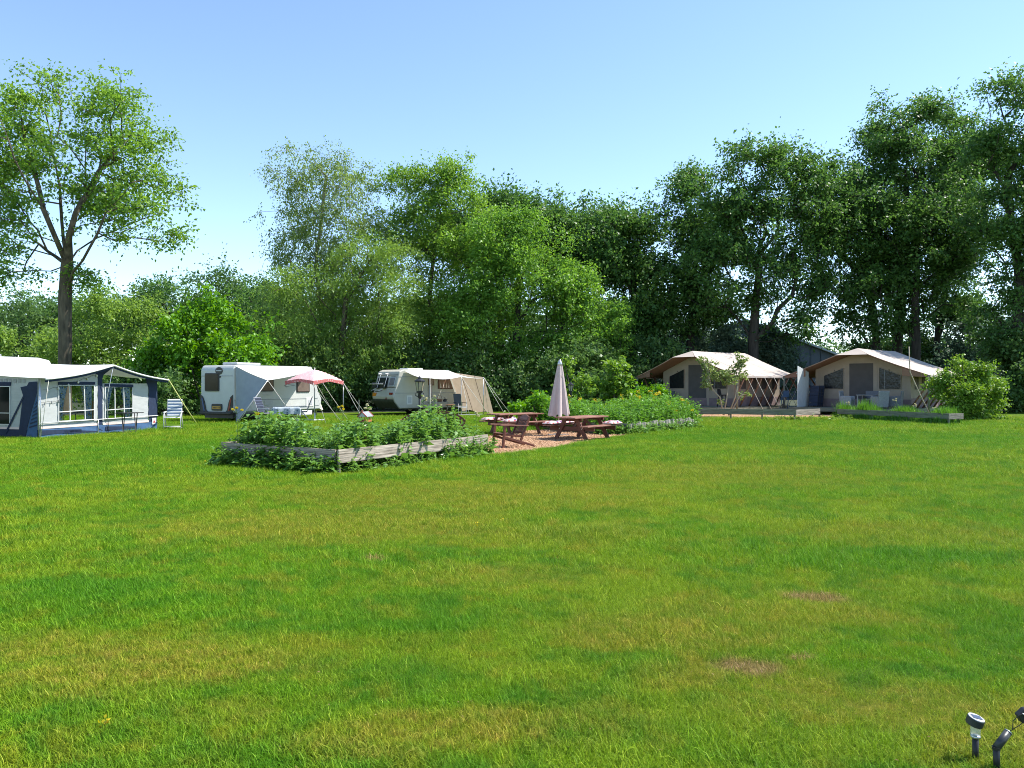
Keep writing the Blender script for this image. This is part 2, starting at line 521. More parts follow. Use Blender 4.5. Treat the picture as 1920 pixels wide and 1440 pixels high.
# ------------------------------------------------------------------ trees and shrubs
def bark_mat(name, col, col2, sc=5):
    return PM(name, col, .9, .4, sc, bump=1.0, stretch=(1, 1, .25), col2=col2)
M_BARK = bark_mat('bark_brown', (.050, .041, .028), (.13, .105, .07))
M_BARK_OAK = bark_mat('bark_oak', (.026, .022, .018), (.060, .052, .042))
M_BARK_BIRCH = bark_mat('bark_birch', (.12, .11, .09), (.35, .33, .29))
LM = {
    'fresh': leaf_mat('leaves_fresh', (.085, .190, .030), (.230, .400, .064), .48),
    'hazel': leaf_mat('leaves_hazel', (.075, .205, .014), (.170, .380, .036)),
    'willow': leaf_mat('leaves_willow', (.110, .205, .036), (.240, .385, .080), .5),
    'birch': leaf_mat('leaves_birch', (.115, .190, .042), (.255, .365, .105), .5),
    'beech': leaf_mat('leaves_beech', (.075, .185, .030), (.215, .410, .064), .48),
    'oak': leaf_mat('leaves_oak', (.038, .104, .028), (.122, .245, .052), .42),
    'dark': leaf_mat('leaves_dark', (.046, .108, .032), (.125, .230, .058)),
    'grey': leaf_mat('leaves_grey', (.060, .110, .070), (.125, .190, .120)),
    'bed': leaf_mat('leaves_bed', (.050, .140, .018), (.180, .345, .074), .35, .36, spec=.45),
    'perennial': leaf_mat('leaves_perennial', (.050, .155, .018), (.150, .330, .052), .36),
    'lime': leaf_mat('leaves_lime', (.085, .200, .018), (.215, .350, .060)),
    'pale': leaf_mat('leaves_pale', (.110, .180, .040), (.260, .340, .130)),
}

def leaf_verts(P, d, n, L, w, droop=.12):
    """one folded four-cornered leaf per point"""
    d = d / np.linalg.norm(d, axis=1)[:, None]
    s = np.cross(d, n); s /= (np.linalg.norm(s, axis=1)[:, None] + 1e-9)
    n = np.cross(s, d)
    L = L[:, None]; w = w[:, None]
    mid = P + d * L * .45
    return np.stack([P, mid + s * w * .5 + n * w * .14, P + d * L - n * L * droop, mid - s * w * .5 + n * w * .14], 1).reshape(-1, 3)

def rand_dirs(n, r):
    v = r.normal(0, 1, (n, 3)); return v / np.linalg.norm(v, axis=1)[:, None]

def foliage_mesh(name, cent, rad, per, size, mat, r, flat=.62, up=.7, outc=None, w=.62, twig=7, hang=0.0):
    """leafy twigs fanning out from the given branch ends, leaves set along every twig"""
    nt = max(2, int(round(per / twig)))
    m = len(cent) * nt
    T0 = np.repeat(cent, nt, 0); rt = np.repeat(rad, nt)
    d = rand_dirs(m, r)
    if outc is not None:
        o = T0 - outc; o /= (np.linalg.norm(o, axis=1)[:, None] + 1e-6); d = d + o * .55
    d[:, 2] = d[:, 2] * flat - hang
    d /= np.linalg.norm(d, axis=1)[:, None]
    L = rt * r.uniform(.55, 1.25, m)
    T0 = T0 + r.normal(0, .16, (m, 3)) * rt[:, None]
    n = m * twig
    f = (np.tile(np.linspace(.12, 1.0, twig), m) + r.normal(0, .05, n))[:, None]
    dd = np.repeat(d, twig, 0); LL = np.repeat(L, twig)[:, None]
    P = np.repeat(T0, twig, 0) + dd * LL * f + r.normal(0, .07, (n, 3)) * np.repeat(rt, twig)[:, None]
    P[:, 2] -= (.10 * f[:, 0] ** 2 + hang * .3 * f[:, 0] ** 2) * LL[:, 0]
    nr = rand_dirs(n, r) * .7 + np.array([0, 0, up]) + .3 * np.repeat(rand_dirs(m, r), twig, 0)
    ld = dd * .7 + rand_dirs(n, r) * .9; ld[:, 2] -= .2 + hang
    S_ = size * r.uniform(.65, 1.35, n)
    v = leaf_verts(P, ld, nr, S_, S_ * w)
    rn = np.clip(np.repeat(r.uniform(0, 1, len(cent)), nt * twig) * .4 + np.repeat(r.uniform(0, 1, m), twig) * .25 + r.uniform(0, 1, n) * .45 - .05, 0, 1)
    return np_mesh(name, v, np.arange(n * 4).reshape(-1, 4), [mat], attrs={'rnd': rn})

def grow(trunk, targets, r, step=1.3, bow=.1, limbs=()):
    """join every target to the tree by the nearest branch; returns nodes and parents"""
    nodes = [np.array(p, float) for p in trunk]
    par = [-1] + list(range(len(trunk) - 1))
    plen = [0.0]
    for i in range(1, len(nodes)): plen.append(plen[-1] + np.linalg.norm(nodes[i] - nodes[i - 1]))
    ok0 = max(1, len(trunk) - NFORK[0])
    for lb in limbs:
        lb = [np.array(p, float) for p in lb]
        k = int(np.argmin(np.linalg.norm(np.array(nodes) - lb[0], axis=1)))
        for p in lb[1:]:
            a = nodes[k]; Ls = np.linalg.norm(p - a); m = max(1, int(round(Ls / 1.2)))
            for j in range(1, m + 1):
                q = a + (p - a) * j / m + (r.normal(0, .06, 3) if j < m else 0)
                nodes.append(q); par.append(k); plen.append(plen[k] + Ls / m * .55); k = len(nodes) - 1
    order = np.argsort(np.linalg.norm(targets - nodes[ok0], axis=1))
    ends = []
    for t in targets[order]:
        A = np.array(nodes[ok0:])
        dist = np.linalg.norm(A - t, axis=1)
        cost = dist + .32 * (np.array(plen[ok0:]) - plen[ok0]) + np.where(A[:, 2] > t[2] + .4, (A[:, 2] - t[2]) * .8, 0)
        k = int(np.argmin(cost)) + ok0
        a = nodes[k]; L = np.linalg.norm(t - a)
        m = max(1, int(round(L / step)))
        prev = k
        for j in range(1, m + 1):
            f = j / m
            p = a + (t - a) * f
            if j < m: p = p + r.normal(0, .07 * L / m, 3) + np.array([0, 0, -bow * L * math.sin(math.pi * f) * .5])
            nodes.append(p); par.append(prev); plen.append(plen[prev] + L / m); prev = len(nodes) - 1
        ends.append(prev)
    return np.array(nodes), par, ends
NFORK = [3]

def branch_mesh(name, nodes, par, r0, tip, mat, ntrunk, minr=0.0):
    n = len(nodes)
    e = 2.35
    acc = np.zeros(n); leafy = np.ones(n, bool)
    for i in range(n):
        if par[i] >= 0: leafy[par[i]] = False
    acc[leafy] = tip ** e
    for i in range(n - 1, 0, -1):
        acc[par[i]] += acc[i]
    rad = acc ** (1 / e)
    sc = r0 / rad[0]
    rad = np.maximum(rad * (sc if sc < 1 else 1 + (sc - 1) * (rad / rad[0])), tip * .6)
    for i in range(ntrunk): rad[i] = max(rad[i], r0 * (1 - .45 * i / ntrunk))
    rad[0] = r0 * 1.35
    mb = MB()
    kids = [[] for _ in range(n)]
    for i in range(1, n): kids[par[i]].append(i)
    # chains: follow the thickest child
    stack = [(0, None)]
    while stack:
        i, frm = stack.pop()
        ch = [] if frm is None else [frm]
        ch.append(i)
        cur = i
        while kids[cur]:
            ks = sorted(kids[cur], key=lambda k: -rad[k])
            for k in ks[1:]: stack.append((k, cur))
            cur = ks[0]; ch.append(cur)
        if len(ch) < 2 or max(rad[k] for k in ch[1:]) < minr: continue
        rr = [rad[k] for k in ch]
        if frm is not None: rr[0] = min(rr[0], rr[1] * 1.15)
        big = rr[0] > .09
        mb.tube([nodes[k] for k in ch], rr, 9 if rr[0] > .2 else (6 if big else 4), cap=False)
    me = bpy.data.meshes.new(name)
    me.from_pydata(mb.v, [], mb.f)
    me.polygons.foreach_set('use_smooth', [True] * len(me.polygons))
    me.materials.append(mat)
    return me

def lobes_px(ls, d):
    """(px, py, half width px, half height px[, depth m, distance offset]) -> world ellipsoids"""
    out = []
    for l in ls:
        dd = d + (l[5] if len(l) > 5 else 0)
        c = AT(l[0], l[1], dd)
        rx, rz = l[2] * dd / FOC, l[3] * dd / FOC
        out.append((np.array(c), np.array([rx, l[4] if len(l) > 4 and l[4] else (rx + rz) * .5, rz])))
    return out

def massed(lobes, n, r, shell, k, mr, vz=.42):
    """branch ends gathered into leafy masses with gaps between them"""
    c = sample_lobes(lobes, k, r, shell)
    T = np.repeat(c, max(1, int(round(n / len(c)))), 0)
    sz = np.repeat(r.uniform(.6, 1.35, len(c)), max(1, int(round(n / len(c)))))[:, None]
    return T + r.normal(0, 1, T.shape) * np.array([1, 1, vz]) * mr * sz

def sample_lobes(lobes, n, r, shell=.45):
    vol = np.array([np.prod(l[1]) ** .8 for l in lobes])
    cnt = np.maximum(3, (n * vol / vol.sum()).astype(int))
    P = []
    for (c, s), k in zip(lobes, cnt):
        u = rand_dirs(k, r) * (r.uniform(shell ** 3, 1, k) ** (1 / 3))[:, None]
        P.append(c + u * s)
    return np.concatenate(P)

def tree(name, label, cat, d, trunk_px, lobes, nt, per, leaf, rad, mat, bark, r0, seed, tip=.014, group=None, flat=.62, shell=.35, nfork=3, minr=.0, bow=.1, extra=0, up=.7, w=.62, limbs=(), twig=7, hang=0.0, grp=7, mr=.8, vz=.42):
    """trunk_px: (px, py) points of the trunk from the ground up, at distance d"""
    r = np.random.default_rng(seed)
    pts = [AT(p[0], p[1], d + (p[2] if len(p) > 2 else 0)) for p in trunk_px]
    base = Vector((pts[0].x, pts[0].y, 0.0))
    pts[0] = base.copy(); pts[0].z = -.05
    fine = []
    for i in range(len(pts) - 1):
        k = max(1, int((pts[i + 1] - pts[i]).length / 1.6))
        for j in range(k): fine.append(pts[i].lerp(pts[i + 1], j / k))
    fine.append(pts[-1])
    for p in fine[1:]:
        p.x += r.normal(0, r0 * .16); p.y += r.normal(0, r0 * .16)
    lb = lobes_px(lobes, d)
    T = massed(lb, nt, r, shell, max(8, nt // grp), mr, vz)
    T[:, 2] = np.maximum(T[:, 2], .35)
    NFORK[0] = nfork
    nodes, par, ends = grow([np.array(p) for p in fine], T, r, bow=bow, limbs=[[np.array(AT(q[0], q[1], d + (q[2] if len(q) > 2 else 0))) for q in l] for l in limbs])
    t = thing(name, label, cat, base, 0, group)
    off = np.array(base)
    me = branch_mesh('trunk', nodes - off, par, r0, tip, bark, len(fine), minr)
    link('trunk', me, parent=t)
    # foliage at branch ends and along the outer twigs
    c = nodes[ends]
    if extra:
        k = np.array(ends)[r.integers(0, len(ends), extra)]
        pk = np.array(par)[k]
        f = r.uniform(.2, .9, extra)[:, None]
        c = np.concatenate([c, nodes[k] * f + nodes[pk] * (1 - f)])
    outc = np.mean([l[0] for l in lb], 0)
    rr = rad * r.uniform(.7, 1.3, len(c))
    me = foliage_mesh('crown', c - off, rr, per, leaf, mat, r, flat, up, outc - off, w, twig, hang)
    link('crown', me, parent=t)
    return t

def shrub(name, label, cat, d, lobes, n, per, leaf, rad, mat, seed, bark=None, group=None, shell=.55, up=.55, stems=7, w=.62):
    """many-stemmed bush rooted on the ground under its lobes"""
    r = np.random.default_rng(seed)
    lb = lobes_px(lobes, d)
    span = np.mean([l[1][0] for l in lb])
    T = massed(lb, n, r, shell, max(10, n // 7), .17 * span, .8)
    T = T[T[:, 2] > .05]
    cx = np.mean(T[:, 0]); cy = np.mean(T[:, 1])
    base = Vector((cx, cy, 0))
    t = thing(name, label, cat, base, 0, group)
    off = np.array(base)
    mb = MB()
    wd = T[:, 0].max() - T[:, 0].min()
    for k in range(stems):
        q = T[r.integers(0, len(T))] - off
        b = np.array([r.normal(0, wd * .10), r.normal(0, wd * .06), -.03])
        m = b * .5 + q * .5 + np.array([-(q - b)[0] * .15, -(q - b)[1] * .15, .1])
        mb.tube([b, m, q], [.05, .035, .012], 5, cap=False)
    mb.build('stem', bark or M_BARK, t, smooth=True)
    outc = np.array([cx, cy, T[:, 2].mean() * .6])
    me = foliage_mesh('foliage', T - off, rad * r.uniform(.7, 1.3, len(T)), per, leaf, mat, r, .7, up, outc - off, w)
    link('foliage', me, parent=t)
    return t

# the tall open tree beside the awning
tree('beech_tree', 'tall airy tree with bare forked trunk standing behind the blue and white awning', 'tree', 41,
     [(118, 770), (121, 640), (123, 560), (125, 497)],
     [(50, 230, 90, 72), (170, 205, 72, 60), (110, 168, 70, 36), (235, 260, 80, 65), (278, 330, 58, 48), (305, 405, 44, 28), (250, 370, 75, 45), (150, 300, 110, 75), (20, 300, 90, 85), (-60, 340, 90, 90),
      (-50, 450, 80, 50), (50, 400, 80, 40), (180, 390, 80, 40), (185, 512, 40, 18), (35, 520, 45, 18), (260, 435, 60, 20), (-10, 480, 55, 30)],
     520, 63, .175, 1.0, LM['fresh'], M_BARK, .33, 11, tip=.013, nfork=1, flat=.5, shell=.2, extra=60, twig=7, grp=4, mr=.55,
     limbs=[[(125, 497), (108, 455, -1), (82, 394, -2), (47, 338, -3), (26, 295, -3), (0, 222, -3)], [(124, 505), (103, 480, 1), (73, 457, 2), (43, 432, 3), (-10, 412, 4)],
            [(125, 497), (129, 446, -1), (142, 399, -1.5), (172, 360, -2), (202, 304, -3), (241, 261, -3)], [(125, 497), (116, 416, 1), (112, 347, 1.5), (99, 287, 2), (86, 215, 2), (78, 160, 2)],
            [(125, 497), (145, 470, 1), (180, 447, 2), (235, 424, 2), (301, 399, 1)], [(142, 399, -1.5), (185, 321, 0), (215, 285, 1), (250, 240, 2)], [(129, 446, -1), (140, 380, 2), (150, 300, 3), (140, 210, 3), (130, 150, 3)],
            [(123, 530), (138, 508, -1), (165, 470, -2), (198, 400, -2), (245, 350, -3)], [(123, 540), (150, 515, -1), (185, 508, -2)], [(73, 457, 2), (50, 490, 2), (39, 522, 2)], [(82, 394, -2), (60, 300, 0), (40, 220, 0)]])

# wood at the back of the field, behind the awning
for i, (lb, d, nm, m, lab, nt, per) in enumerate([
    ([(-30, 610, 90, 60), (60, 600, 60, 45)], 78, 'tree', 'dark', 'dark green round tree far behind the awning roof', 110, 60),
    ([(150, 595, 60, 45), (210, 580, 50, 35)], 82, 'tree', 'oak', 'dark tree seen behind the bare trunk of the tall tree', 90, 60),
    ([(315, 565, 52, 42), (290, 600, 50, 40)], 76, 'tree', 'oak', 'far round-topped tree rising above the bright hazel bush', 110, 60),
    ([(425, 560, 48, 48), (470, 590, 45, 45)], 72, 'tree', 'dark', 'dark pointed tree above the first caravan end', 120, 60),
    ([(505, 585, 60, 60), (540, 640, 55, 60)], 66, 'tree', 'oak', 'mid green tree between the hazel bush and the birch', 140, 60)]):
    px = lb[0][0]
    tree('woodland_tree', lab, 'tree', d, [(px, 745), (px, 660), (px, 610)], lb, int(nt * 1.5), per, .26, 1.5, LM[m], M_BARK_OAK, .25, 100 + i, tip=.03, group='trees of the wood behind the field', minr=.06, grp=4, mr=1.0, shell=.3)

shrub('shrub', 'loose dull green bush behind the awning roof, left of the bare trunk', 'shrub', 49, [(45, 650, 50, 42), (90, 690, 60, 50), (0, 700, 60, 50)], 150, 60, .20, .8, LM['willow'], 21)
shrub('willow_bush', 'big rounded willow bush just right of the bare trunk', 'shrub', 47, [(215, 625, 70, 82), (180, 680, 70, 80), (260, 690, 70, 75), (210, 560, 40, 30)], 330, 70, .17, .8, LM['willow'], 22)
shrub('hazel_bush', 'bright yellow green hazel bush behind the first caravan', 'shrub', 43, [(395, 635, 75, 60), (350, 670, 70, 70), (440, 680, 65, 65), (330, 710, 55, 60), (390, 590, 45, 28), (480, 660, 30, 40)], 330, 62, .22, .75, LM['hazel'], 23, up=.8)
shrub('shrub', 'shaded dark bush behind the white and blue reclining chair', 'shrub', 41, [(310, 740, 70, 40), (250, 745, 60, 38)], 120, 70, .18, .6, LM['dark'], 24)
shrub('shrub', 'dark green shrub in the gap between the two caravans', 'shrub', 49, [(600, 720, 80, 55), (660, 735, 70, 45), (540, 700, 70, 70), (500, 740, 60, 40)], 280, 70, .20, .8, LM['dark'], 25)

# the tall mixed group in the middle
tree('birch_tree', 'slim airy birch, the pale tallest tree at the left of the middle group', 'tree', 53,
     [(602, 770), (600, 600), (592, 480), (606, 380), (612, 330)],
     [(553, 330, 34, 45), (610, 320, 50, 42), (655, 330, 28, 42), (570, 400, 48, 45), (640, 400, 45, 42), (556, 470, 42, 48), (615, 480, 60, 50), (545, 540, 40, 35), (600, 550, 60, 40), (690, 420, 25, 40)],
     430, 90, .15, 1.0, LM['birch'], M_BARK_BIRCH, .17, 31, tip=.010, nfork=6, shell=.15, bow=-.05, flat=.9, up=.3, w=.5, hang=.6, twig=9, grp=4, mr=.6, vz=.9)
tree('willow_tree', 'broad olive green willow mass under the birch, behind the pink parasol', 'tree', 50,
     [(640, 770), (640, 650), (650, 560)],
     [(600, 560, 75, 60), (690, 500, 60, 60), (735, 470, 30, 40), (580, 640, 75, 75), (690, 600, 75, 80), (640, 690, 90, 60), (725, 560, 45, 60), (560, 600, 45, 60)],
     460, 119, .17, 1.15, LM['willow'], M_BARK, .24, 32, tip=.016, nfork=3, flat=.9, up=.45, w=.42, minr=.02, hang=.3)
tree('hornbeam_tree', 'tall light green tree with feathery top shoots behind the second caravan', 'tree', 55,
     [(808, 770), (810, 640), (806, 540), (815, 440)],
     [(770, 405, 46, 38), (845, 395, 42, 44), (765, 470, 55, 42), (845, 470, 55, 50), (800, 545, 70, 50), (770, 630, 75, 55), (850, 620, 60, 55), (828, 328, 7, 24), (740, 340, 32, 12), (853, 312, 7, 24), (785, 342, 12, 10), (885, 415, 28, 40), (730, 420, 20, 24), (800, 430, 60, 40), (810, 365, 26, 20), (880, 545, 60, 50), (880, 480, 40, 40)],
     520, 119, .165, 1.0, LM['fresh'], M_BARK, .20, 33, tip=.013, nfork=4, flat=.55, minr=.015, shell=.5)
tree('beech_tree', 'broad drooping bright green beech, widest of the middle group, behind the closed parasol', 'tree', 52,
     [(962, 770), (962, 690), (968, 600), (975, 520)],
     [(905, 450, 50, 45), (960, 425, 40, 30), (1000, 470, 60, 40), (1060, 490, 45, 28), (1066, 530, 38, 24), (1095, 578, 44, 24), (920, 530, 70, 45), (1010, 545, 60, 36), (1070, 590, 60, 40), (900, 600, 60, 50), (930, 570, 70, 50), (960, 500, 60, 40), (980, 620, 70, 36), (1085, 640, 50, 36), (930, 670, 60, 34), (1020, 680, 50, 26), (1060, 660, 40, 30), (1130, 610, 24, 12), (1130, 655, 24, 26)],
     620, 128, .17, 1.05, LM['beech'], M_BARK_OAK, .30, 34, tip=.014, nfork=4, flat=.42, minr=.02, hang=.14, twig=8, grp=8, mr=.85, shell=.55)
for i, (lb, px, d, lab, m) in enumerate([
    ([(925, 400, 34, 36), (880, 440, 50, 42), (975, 400, 30, 34), (945, 440, 60, 45)], 935, 60, 'dark domed oak top behind the feathery light green tree', 'oak'),
    ([(1045, 418, 32, 32), (1020, 465, 50, 46), (1105, 426, 34, 38), (1075, 465, 50, 46)], 1050, 60, 'oak with lumpy top behind the broad beech', 'oak'),
    ([(1162, 432, 38, 32), (1200, 452, 28, 36), (1150, 492, 56, 42), (1206, 522, 40, 44), (1196, 590, 54, 38), (1150, 640, 50, 36)], 1185, 57, 'dark green oak at the right end of the middle group', 'oak')]):
    tree('oak_tree', lab, 'tree', d, [(px, 765), (px, 650), (px + 4, 560), (px, 500)], lb, 330, 98, .25, 1.5, LM[m], M_BARK_OAK, .32, 120 + i, tip=.02, group='oaks behind the middle trees', nfork=3, flat=.75, minr=.02, vz=.7)

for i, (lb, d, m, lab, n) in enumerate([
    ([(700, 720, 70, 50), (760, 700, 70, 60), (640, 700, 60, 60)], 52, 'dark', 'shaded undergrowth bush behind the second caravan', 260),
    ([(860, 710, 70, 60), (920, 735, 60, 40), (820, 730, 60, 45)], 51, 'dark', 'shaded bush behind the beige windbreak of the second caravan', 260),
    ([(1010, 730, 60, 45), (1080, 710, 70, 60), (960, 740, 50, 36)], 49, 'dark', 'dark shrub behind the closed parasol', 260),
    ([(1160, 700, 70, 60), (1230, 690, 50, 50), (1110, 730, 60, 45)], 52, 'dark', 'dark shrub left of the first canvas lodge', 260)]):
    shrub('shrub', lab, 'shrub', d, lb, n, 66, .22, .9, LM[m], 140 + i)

# the tall oaks at the right
OG = 'tall oaks behind the canvas lodges'
tree('oak_tree', 'slender twin-stemmed oak left of the first lodge ridge, dark against the sky', 'tree', 58,
     [(1297, 765), (1296, 640), (1300, 560), (1306, 480)],
     [(1300, 370, 42, 42), (1290, 430, 32, 46), (1330, 440, 45, 55), (1306, 500, 46, 50), (1300, 570, 44, 40), (1340, 580, 45, 36), (1276, 520, 18, 36)],
     319, 98, .22, 1.05, LM['oak'], M_BARK_OAK, .26, 41, tip=.018, group=OG, vz=.7, nfork=4, minr=.015)
tree('oak_tree', 'big domed oak with one thick straight trunk behind the first lodge roof', 'tree', 54,
     [(1412, 765), (1412, 640), (1420, 560), (1424, 500)],
     [(1395, 325, 48, 36), (1450, 318, 34, 34), (1500, 318, 34, 36), (1375, 385, 50, 42), (1450, 395, 70, 45), (1545, 350, 44, 42), (1530, 420, 44, 40), (1390, 460, 70, 38), (1485, 475, 62, 36), (1360, 540, 44, 28), (1525, 545, 42, 30), (1490, 600, 34, 20), (1340, 455, 36, 42), (1430, 540, 40, 22)],
     478, 98, .22, 1.05, LM['oak'], M_BARK_OAK, .36, 42, tip=.018, group=OG, vz=.7, nfork=3, minr=.015)
tree('oak_tree', 'oak with low spreading boughs overhanging the dark barn', 'tree', 57,
     [(1642, 765), (1645, 660), (1640, 580), (1620, 520)],
     [(1610, 400, 60, 60), (1585, 470, 60, 50), (1560, 400, 40, 40), (1555, 515, 36, 30), (1630, 545, 55, 34), (1600, 598, 30, 24), (1560, 440, 40, 40)],
     319, 98, .22, 1.05, LM['oak'], M_BARK_OAK, .27, 43, tip=.018, group=OG, vz=.7, nfork=3, minr=.015)
tree('oak_tree', 'very tall oak with open crown behind the ridge of the second lodge', 'tree', 58,
     [(1680, 765), (1682, 640), (1690, 540), (1698, 430), (1700, 350)],
     [(1680, 240, 45, 45), (1735, 225, 30, 45), (1660, 300, 55, 48), (1740, 300, 50, 50), (1630, 360, 50, 48), (1700, 380, 80, 50), (1680, 450, 70, 40), (1650, 500, 50, 40)],
     420, 98, .22, 1.05, LM['oak'], M_BARK_OAK, .36, 44, tip=.018, group=OG, vz=.7, nfork=6, minr=.015)
tree('oak_tree', 'dense oak with upright trunk between the two tallest oaks', 'tree', 55,
     [(1718, 765), (1718, 640), (1716, 560), (1720, 480)],
     [(1750, 400, 60, 50), (1720, 470, 65, 45), (1780, 470, 55, 50), (1690, 540, 55, 36), (1760, 550, 60, 40), (1800, 420, 40, 50), (1690, 590, 40, 24)],
     377, 98, .22, 1.05, LM['oak'], M_BARK_OAK, .30, 45, tip=.018, group=OG, vz=.7, nfork=4, minr=.015)
tree('oak_tree', 'thin oak with forking dark stem beside the shrub right of the second lodge', 'tree', 60,
     [(1756, 765), (1757, 650), (1762, 580), (1780, 520)],
     [(1800, 250, 36, 50), (1820, 340, 45, 60), (1790, 330, 50, 50), (1810, 560, 40, 40), (1770, 600, 40, 26)],
     261, 98, .22, 1.05, LM['oak'], M_BARK_OAK, .24, 46, tip=.018, group=OG, vz=.7, nfork=5, minr=.015)
tree('oak_tree', 'nearest and tallest oak cut by the picture edge, with leaning dark trunk', 'tree', 49,
     [(1912, 770), (1908, 640), (1912, 520), (1896, 420), (1890, 330)],
     [(1900, 190, 40, 36), (1855, 240, 42, 36), (1935, 230, 50, 55), (1870, 310, 62, 55), (1940, 360, 70, 70), (1860, 400, 45, 48), (1900, 450, 60, 45), (1870, 560, 45, 45), (1930, 560, 60, 60), (1985, 320, 60, 75), (1880, 630, 40, 36), (1990, 480, 70, 90), (1960, 420, 60, 50)],
     560, 98, .20, .95, LM['oak'], M_BARK_OAK, .36, 47, tip=.018, group=OG, vz=.7, nfork=6, minr=.015)

for i, (lb, d, m, lab, n, per) in enumerate([
    ([(1432, 655, 44, 36), (1455, 690, 40, 40), (1400, 645, 40, 36), (1372, 650, 36, 30)], 56, 'grey', 'grey green willow shrub between the first lodge and the barn', 260, 60),
    ([(1280, 640, 46, 36), (1330, 650, 50, 30), (1250, 680, 40, 40)], 60, 'grey', 'dull grey green bush behind the first lodge roof', 180, 60),
    ([(1835, 640, 45, 55), (1800, 680, 50, 45), (1870, 690, 45, 45)], 57, 'grey', 'tall greyish bush rising behind the round lime shrub', 220, 60),
    ([(1690, 660, 60, 30), (1620, 655, 50, 20), (1750, 670, 45, 30)], 62, 'dark', 'low dark bush behind the roof of the second lodge', 200, 60),
    ([(1910, 700, 60, 60), (1960, 680, 50, 80), (1900, 745, 40, 30)], 47, 'dark', 'dark shaded bush at the right picture edge', 240, 60),
    ([(1395, 690, 50, 45), (1360, 660, 40, 30)], 64, 'dark', 'dark bush under the thick trunked oak', 140, 60)]):
    shrub('shrub', lab, 'shrub', d, lb, n, per, .22, .85, LM[m], 160 + i)
shrub('lime_shrub', 'rounded bright lime green shrub at the right end of the second lodge planter', 'shrub', 36.5,
      [(1815, 730, 50, 45), (1840, 745, 42, 45), (1790, 735, 36, 45), (1815, 700, 34, 22), (1850, 720, 26, 30), (1780, 765, 26, 26), (1860, 765, 20, 26)], 420, 46, .12, .42, LM['lime'], 170, up=.75)

# far wood closing the view
def far_wood():
    r = np.random.default_rng(77)
    cs = []
    for (px0, px1, py_top, d) in ((-300, 520, 575, 100), (480, 1260, 560, 88), (1240, 1480, 640, 92), (1480, 2300, 648, 125)):
        n = int((px1 - px0) * 1.1)
        px = r.uniform(px0, px1, n); py = py_top + 6 * np.sin(px * .045) + (750 - py_top) * r.uniform(0, 1, n) ** 1.3
        dd = d + r.uniform(-5, 5, n)
        cs.append(np.stack([(px - 960) / FOC * dd, dd, CAMH - (py - 720) / FOC * dd], 1))
    c = np.concatenate(cs)
    me = foliage_mesh('far_wood', c, 1.9 * r.uniform(.7, 1.3, len(c)), 40, .5, LM['dark'], r, .8, .6)
    tag(link('far_wood', me), 'dark far wood closing the view behind all the trees', 'wood', kind='stuff')
far_wood()
# ------------------------------------------------------------------ shared materials for built things
def PLAIN(name, col, rough=.5, metal=0.0, spec=.4): return PM(name, col, rough, .06, 4, metal, spec=spec)
M_WHITE = PM('white_enamel', (.47, .48, .46), .35, .04, 3)
M_WHITE2 = PM('white_plastic', (.60, .60, .58), .45, .05, 5)
M_CREAM = PM('cream_enamel', (.42, .40, .34), .4, .05, 3)
M_GREY = PM('grey_plastic', (.25, .26, .27), .5, .1, 6)
M_LGREY = PM('light_grey_plastic', (.42, .43, .44), .5, .08, 6)
M_BLACK = PM('black_plastic', (.018, .018, .020), .45, .2, 8)
M_IRON = PM('black_iron', (.015, .016, .018), .5, .3, 12, bump=.2)
M_CHROME = PM('metal_tube', (.55, .56, .57), .3, .08, 8, metal=.7)
M_DGLASS = PM('dark_glass', (.010, .014, .012), .14, .3, 3, spec=.12)
M_TYRE = PM('rubber', (.02, .02, .02), .8, .2, 10)
M_NAVY = PM('navy_canvas', (.014, .026, .060), .8, .15, 9, transl=.06, bump=.25, bscale=5)
M_BLUE = PM('blue_canvas', (.055, .12, .24), .8, .12, 9, transl=.15, bump=.3, bscale=5)
M_CANVAS = PM('white_canvas', (.45, .465, .455), .85, .06, 4, transl=.16, bump=.35, bscale=3, stretch=(1, 1, 3))
M_ROOFC = PM('pale_canvas_roof', (.66, .68, .66), .8, .05, 3, transl=.07, bump=.15, bscale=3)
M_GREYC = PM('grey_canvas', (.30, .33, .36), .85, .06, 4, transl=.12, bump=.2, bscale=3)
M_BEIGE = PM('beige_canvas', (.50, .40, .31), .9, .07, 4, transl=.40, bump=.25, bscale=3)
M_PINKSTRIP = PM('pinkish_band', (.62, .50, .46), .8, .08, 5)
M_ROPE = PM('rope', (.50, .48, .42), .8, .1, 20)
M_STRAP = PM('yellow_green_strap', (.40, .42, .14), .8, .1, 20)
M_REDWOOD = PM('stained_wood', (.085, .024, .014), .55, .35, 5, bump=.35, stretch=(.6, 9, 9), col2=(.19, .060, .034))
M_REDTOP = PM('stained_wood_weathered', (.18, .062, .038), .55, .25, 5, bump=.35, stretch=(.6, 9, 9), col2=(.34, .165, .115))
M_GREYWOOD = PM('weathered_board', (.19, .150, .115), .85, .3, 4, bump=.8, stretch=(.5, 7, 9), col2=(.47, .405, .33), detail=8)
M_GREENWOOD = PM('mossy_board', (.13, .14, .10), .9, .3, 5, bump=.5, stretch=(.5, 7, 9), col2=(.24, .24, .18))
M_POLE = PM('round_pole', (.17, .085, .055), .8, .3, 4, bump=.4, stretch=(3, 3, 1), col2=(.26, .14, .09))
M_STICK = PM('peeled_stick', (.32, .27, .20), .8, .25, 6, bump=.4)
M_TENTROOF = PM('lodge_roof_canvas', (.47, .405, .355), .85, .13, 1.1, transl=.10, bump=.4, bscale=1.8, detail=8)
M_LINING = PM('lodge_roof_lining', (.30, .17, .115), .9, .08, 3, transl=.22)
M_TENTWALL = PM('lodge_wall_canvas', (.38, .315, .25), .9, .10, 2, transl=.12, bump=.5, bscale=2.2)
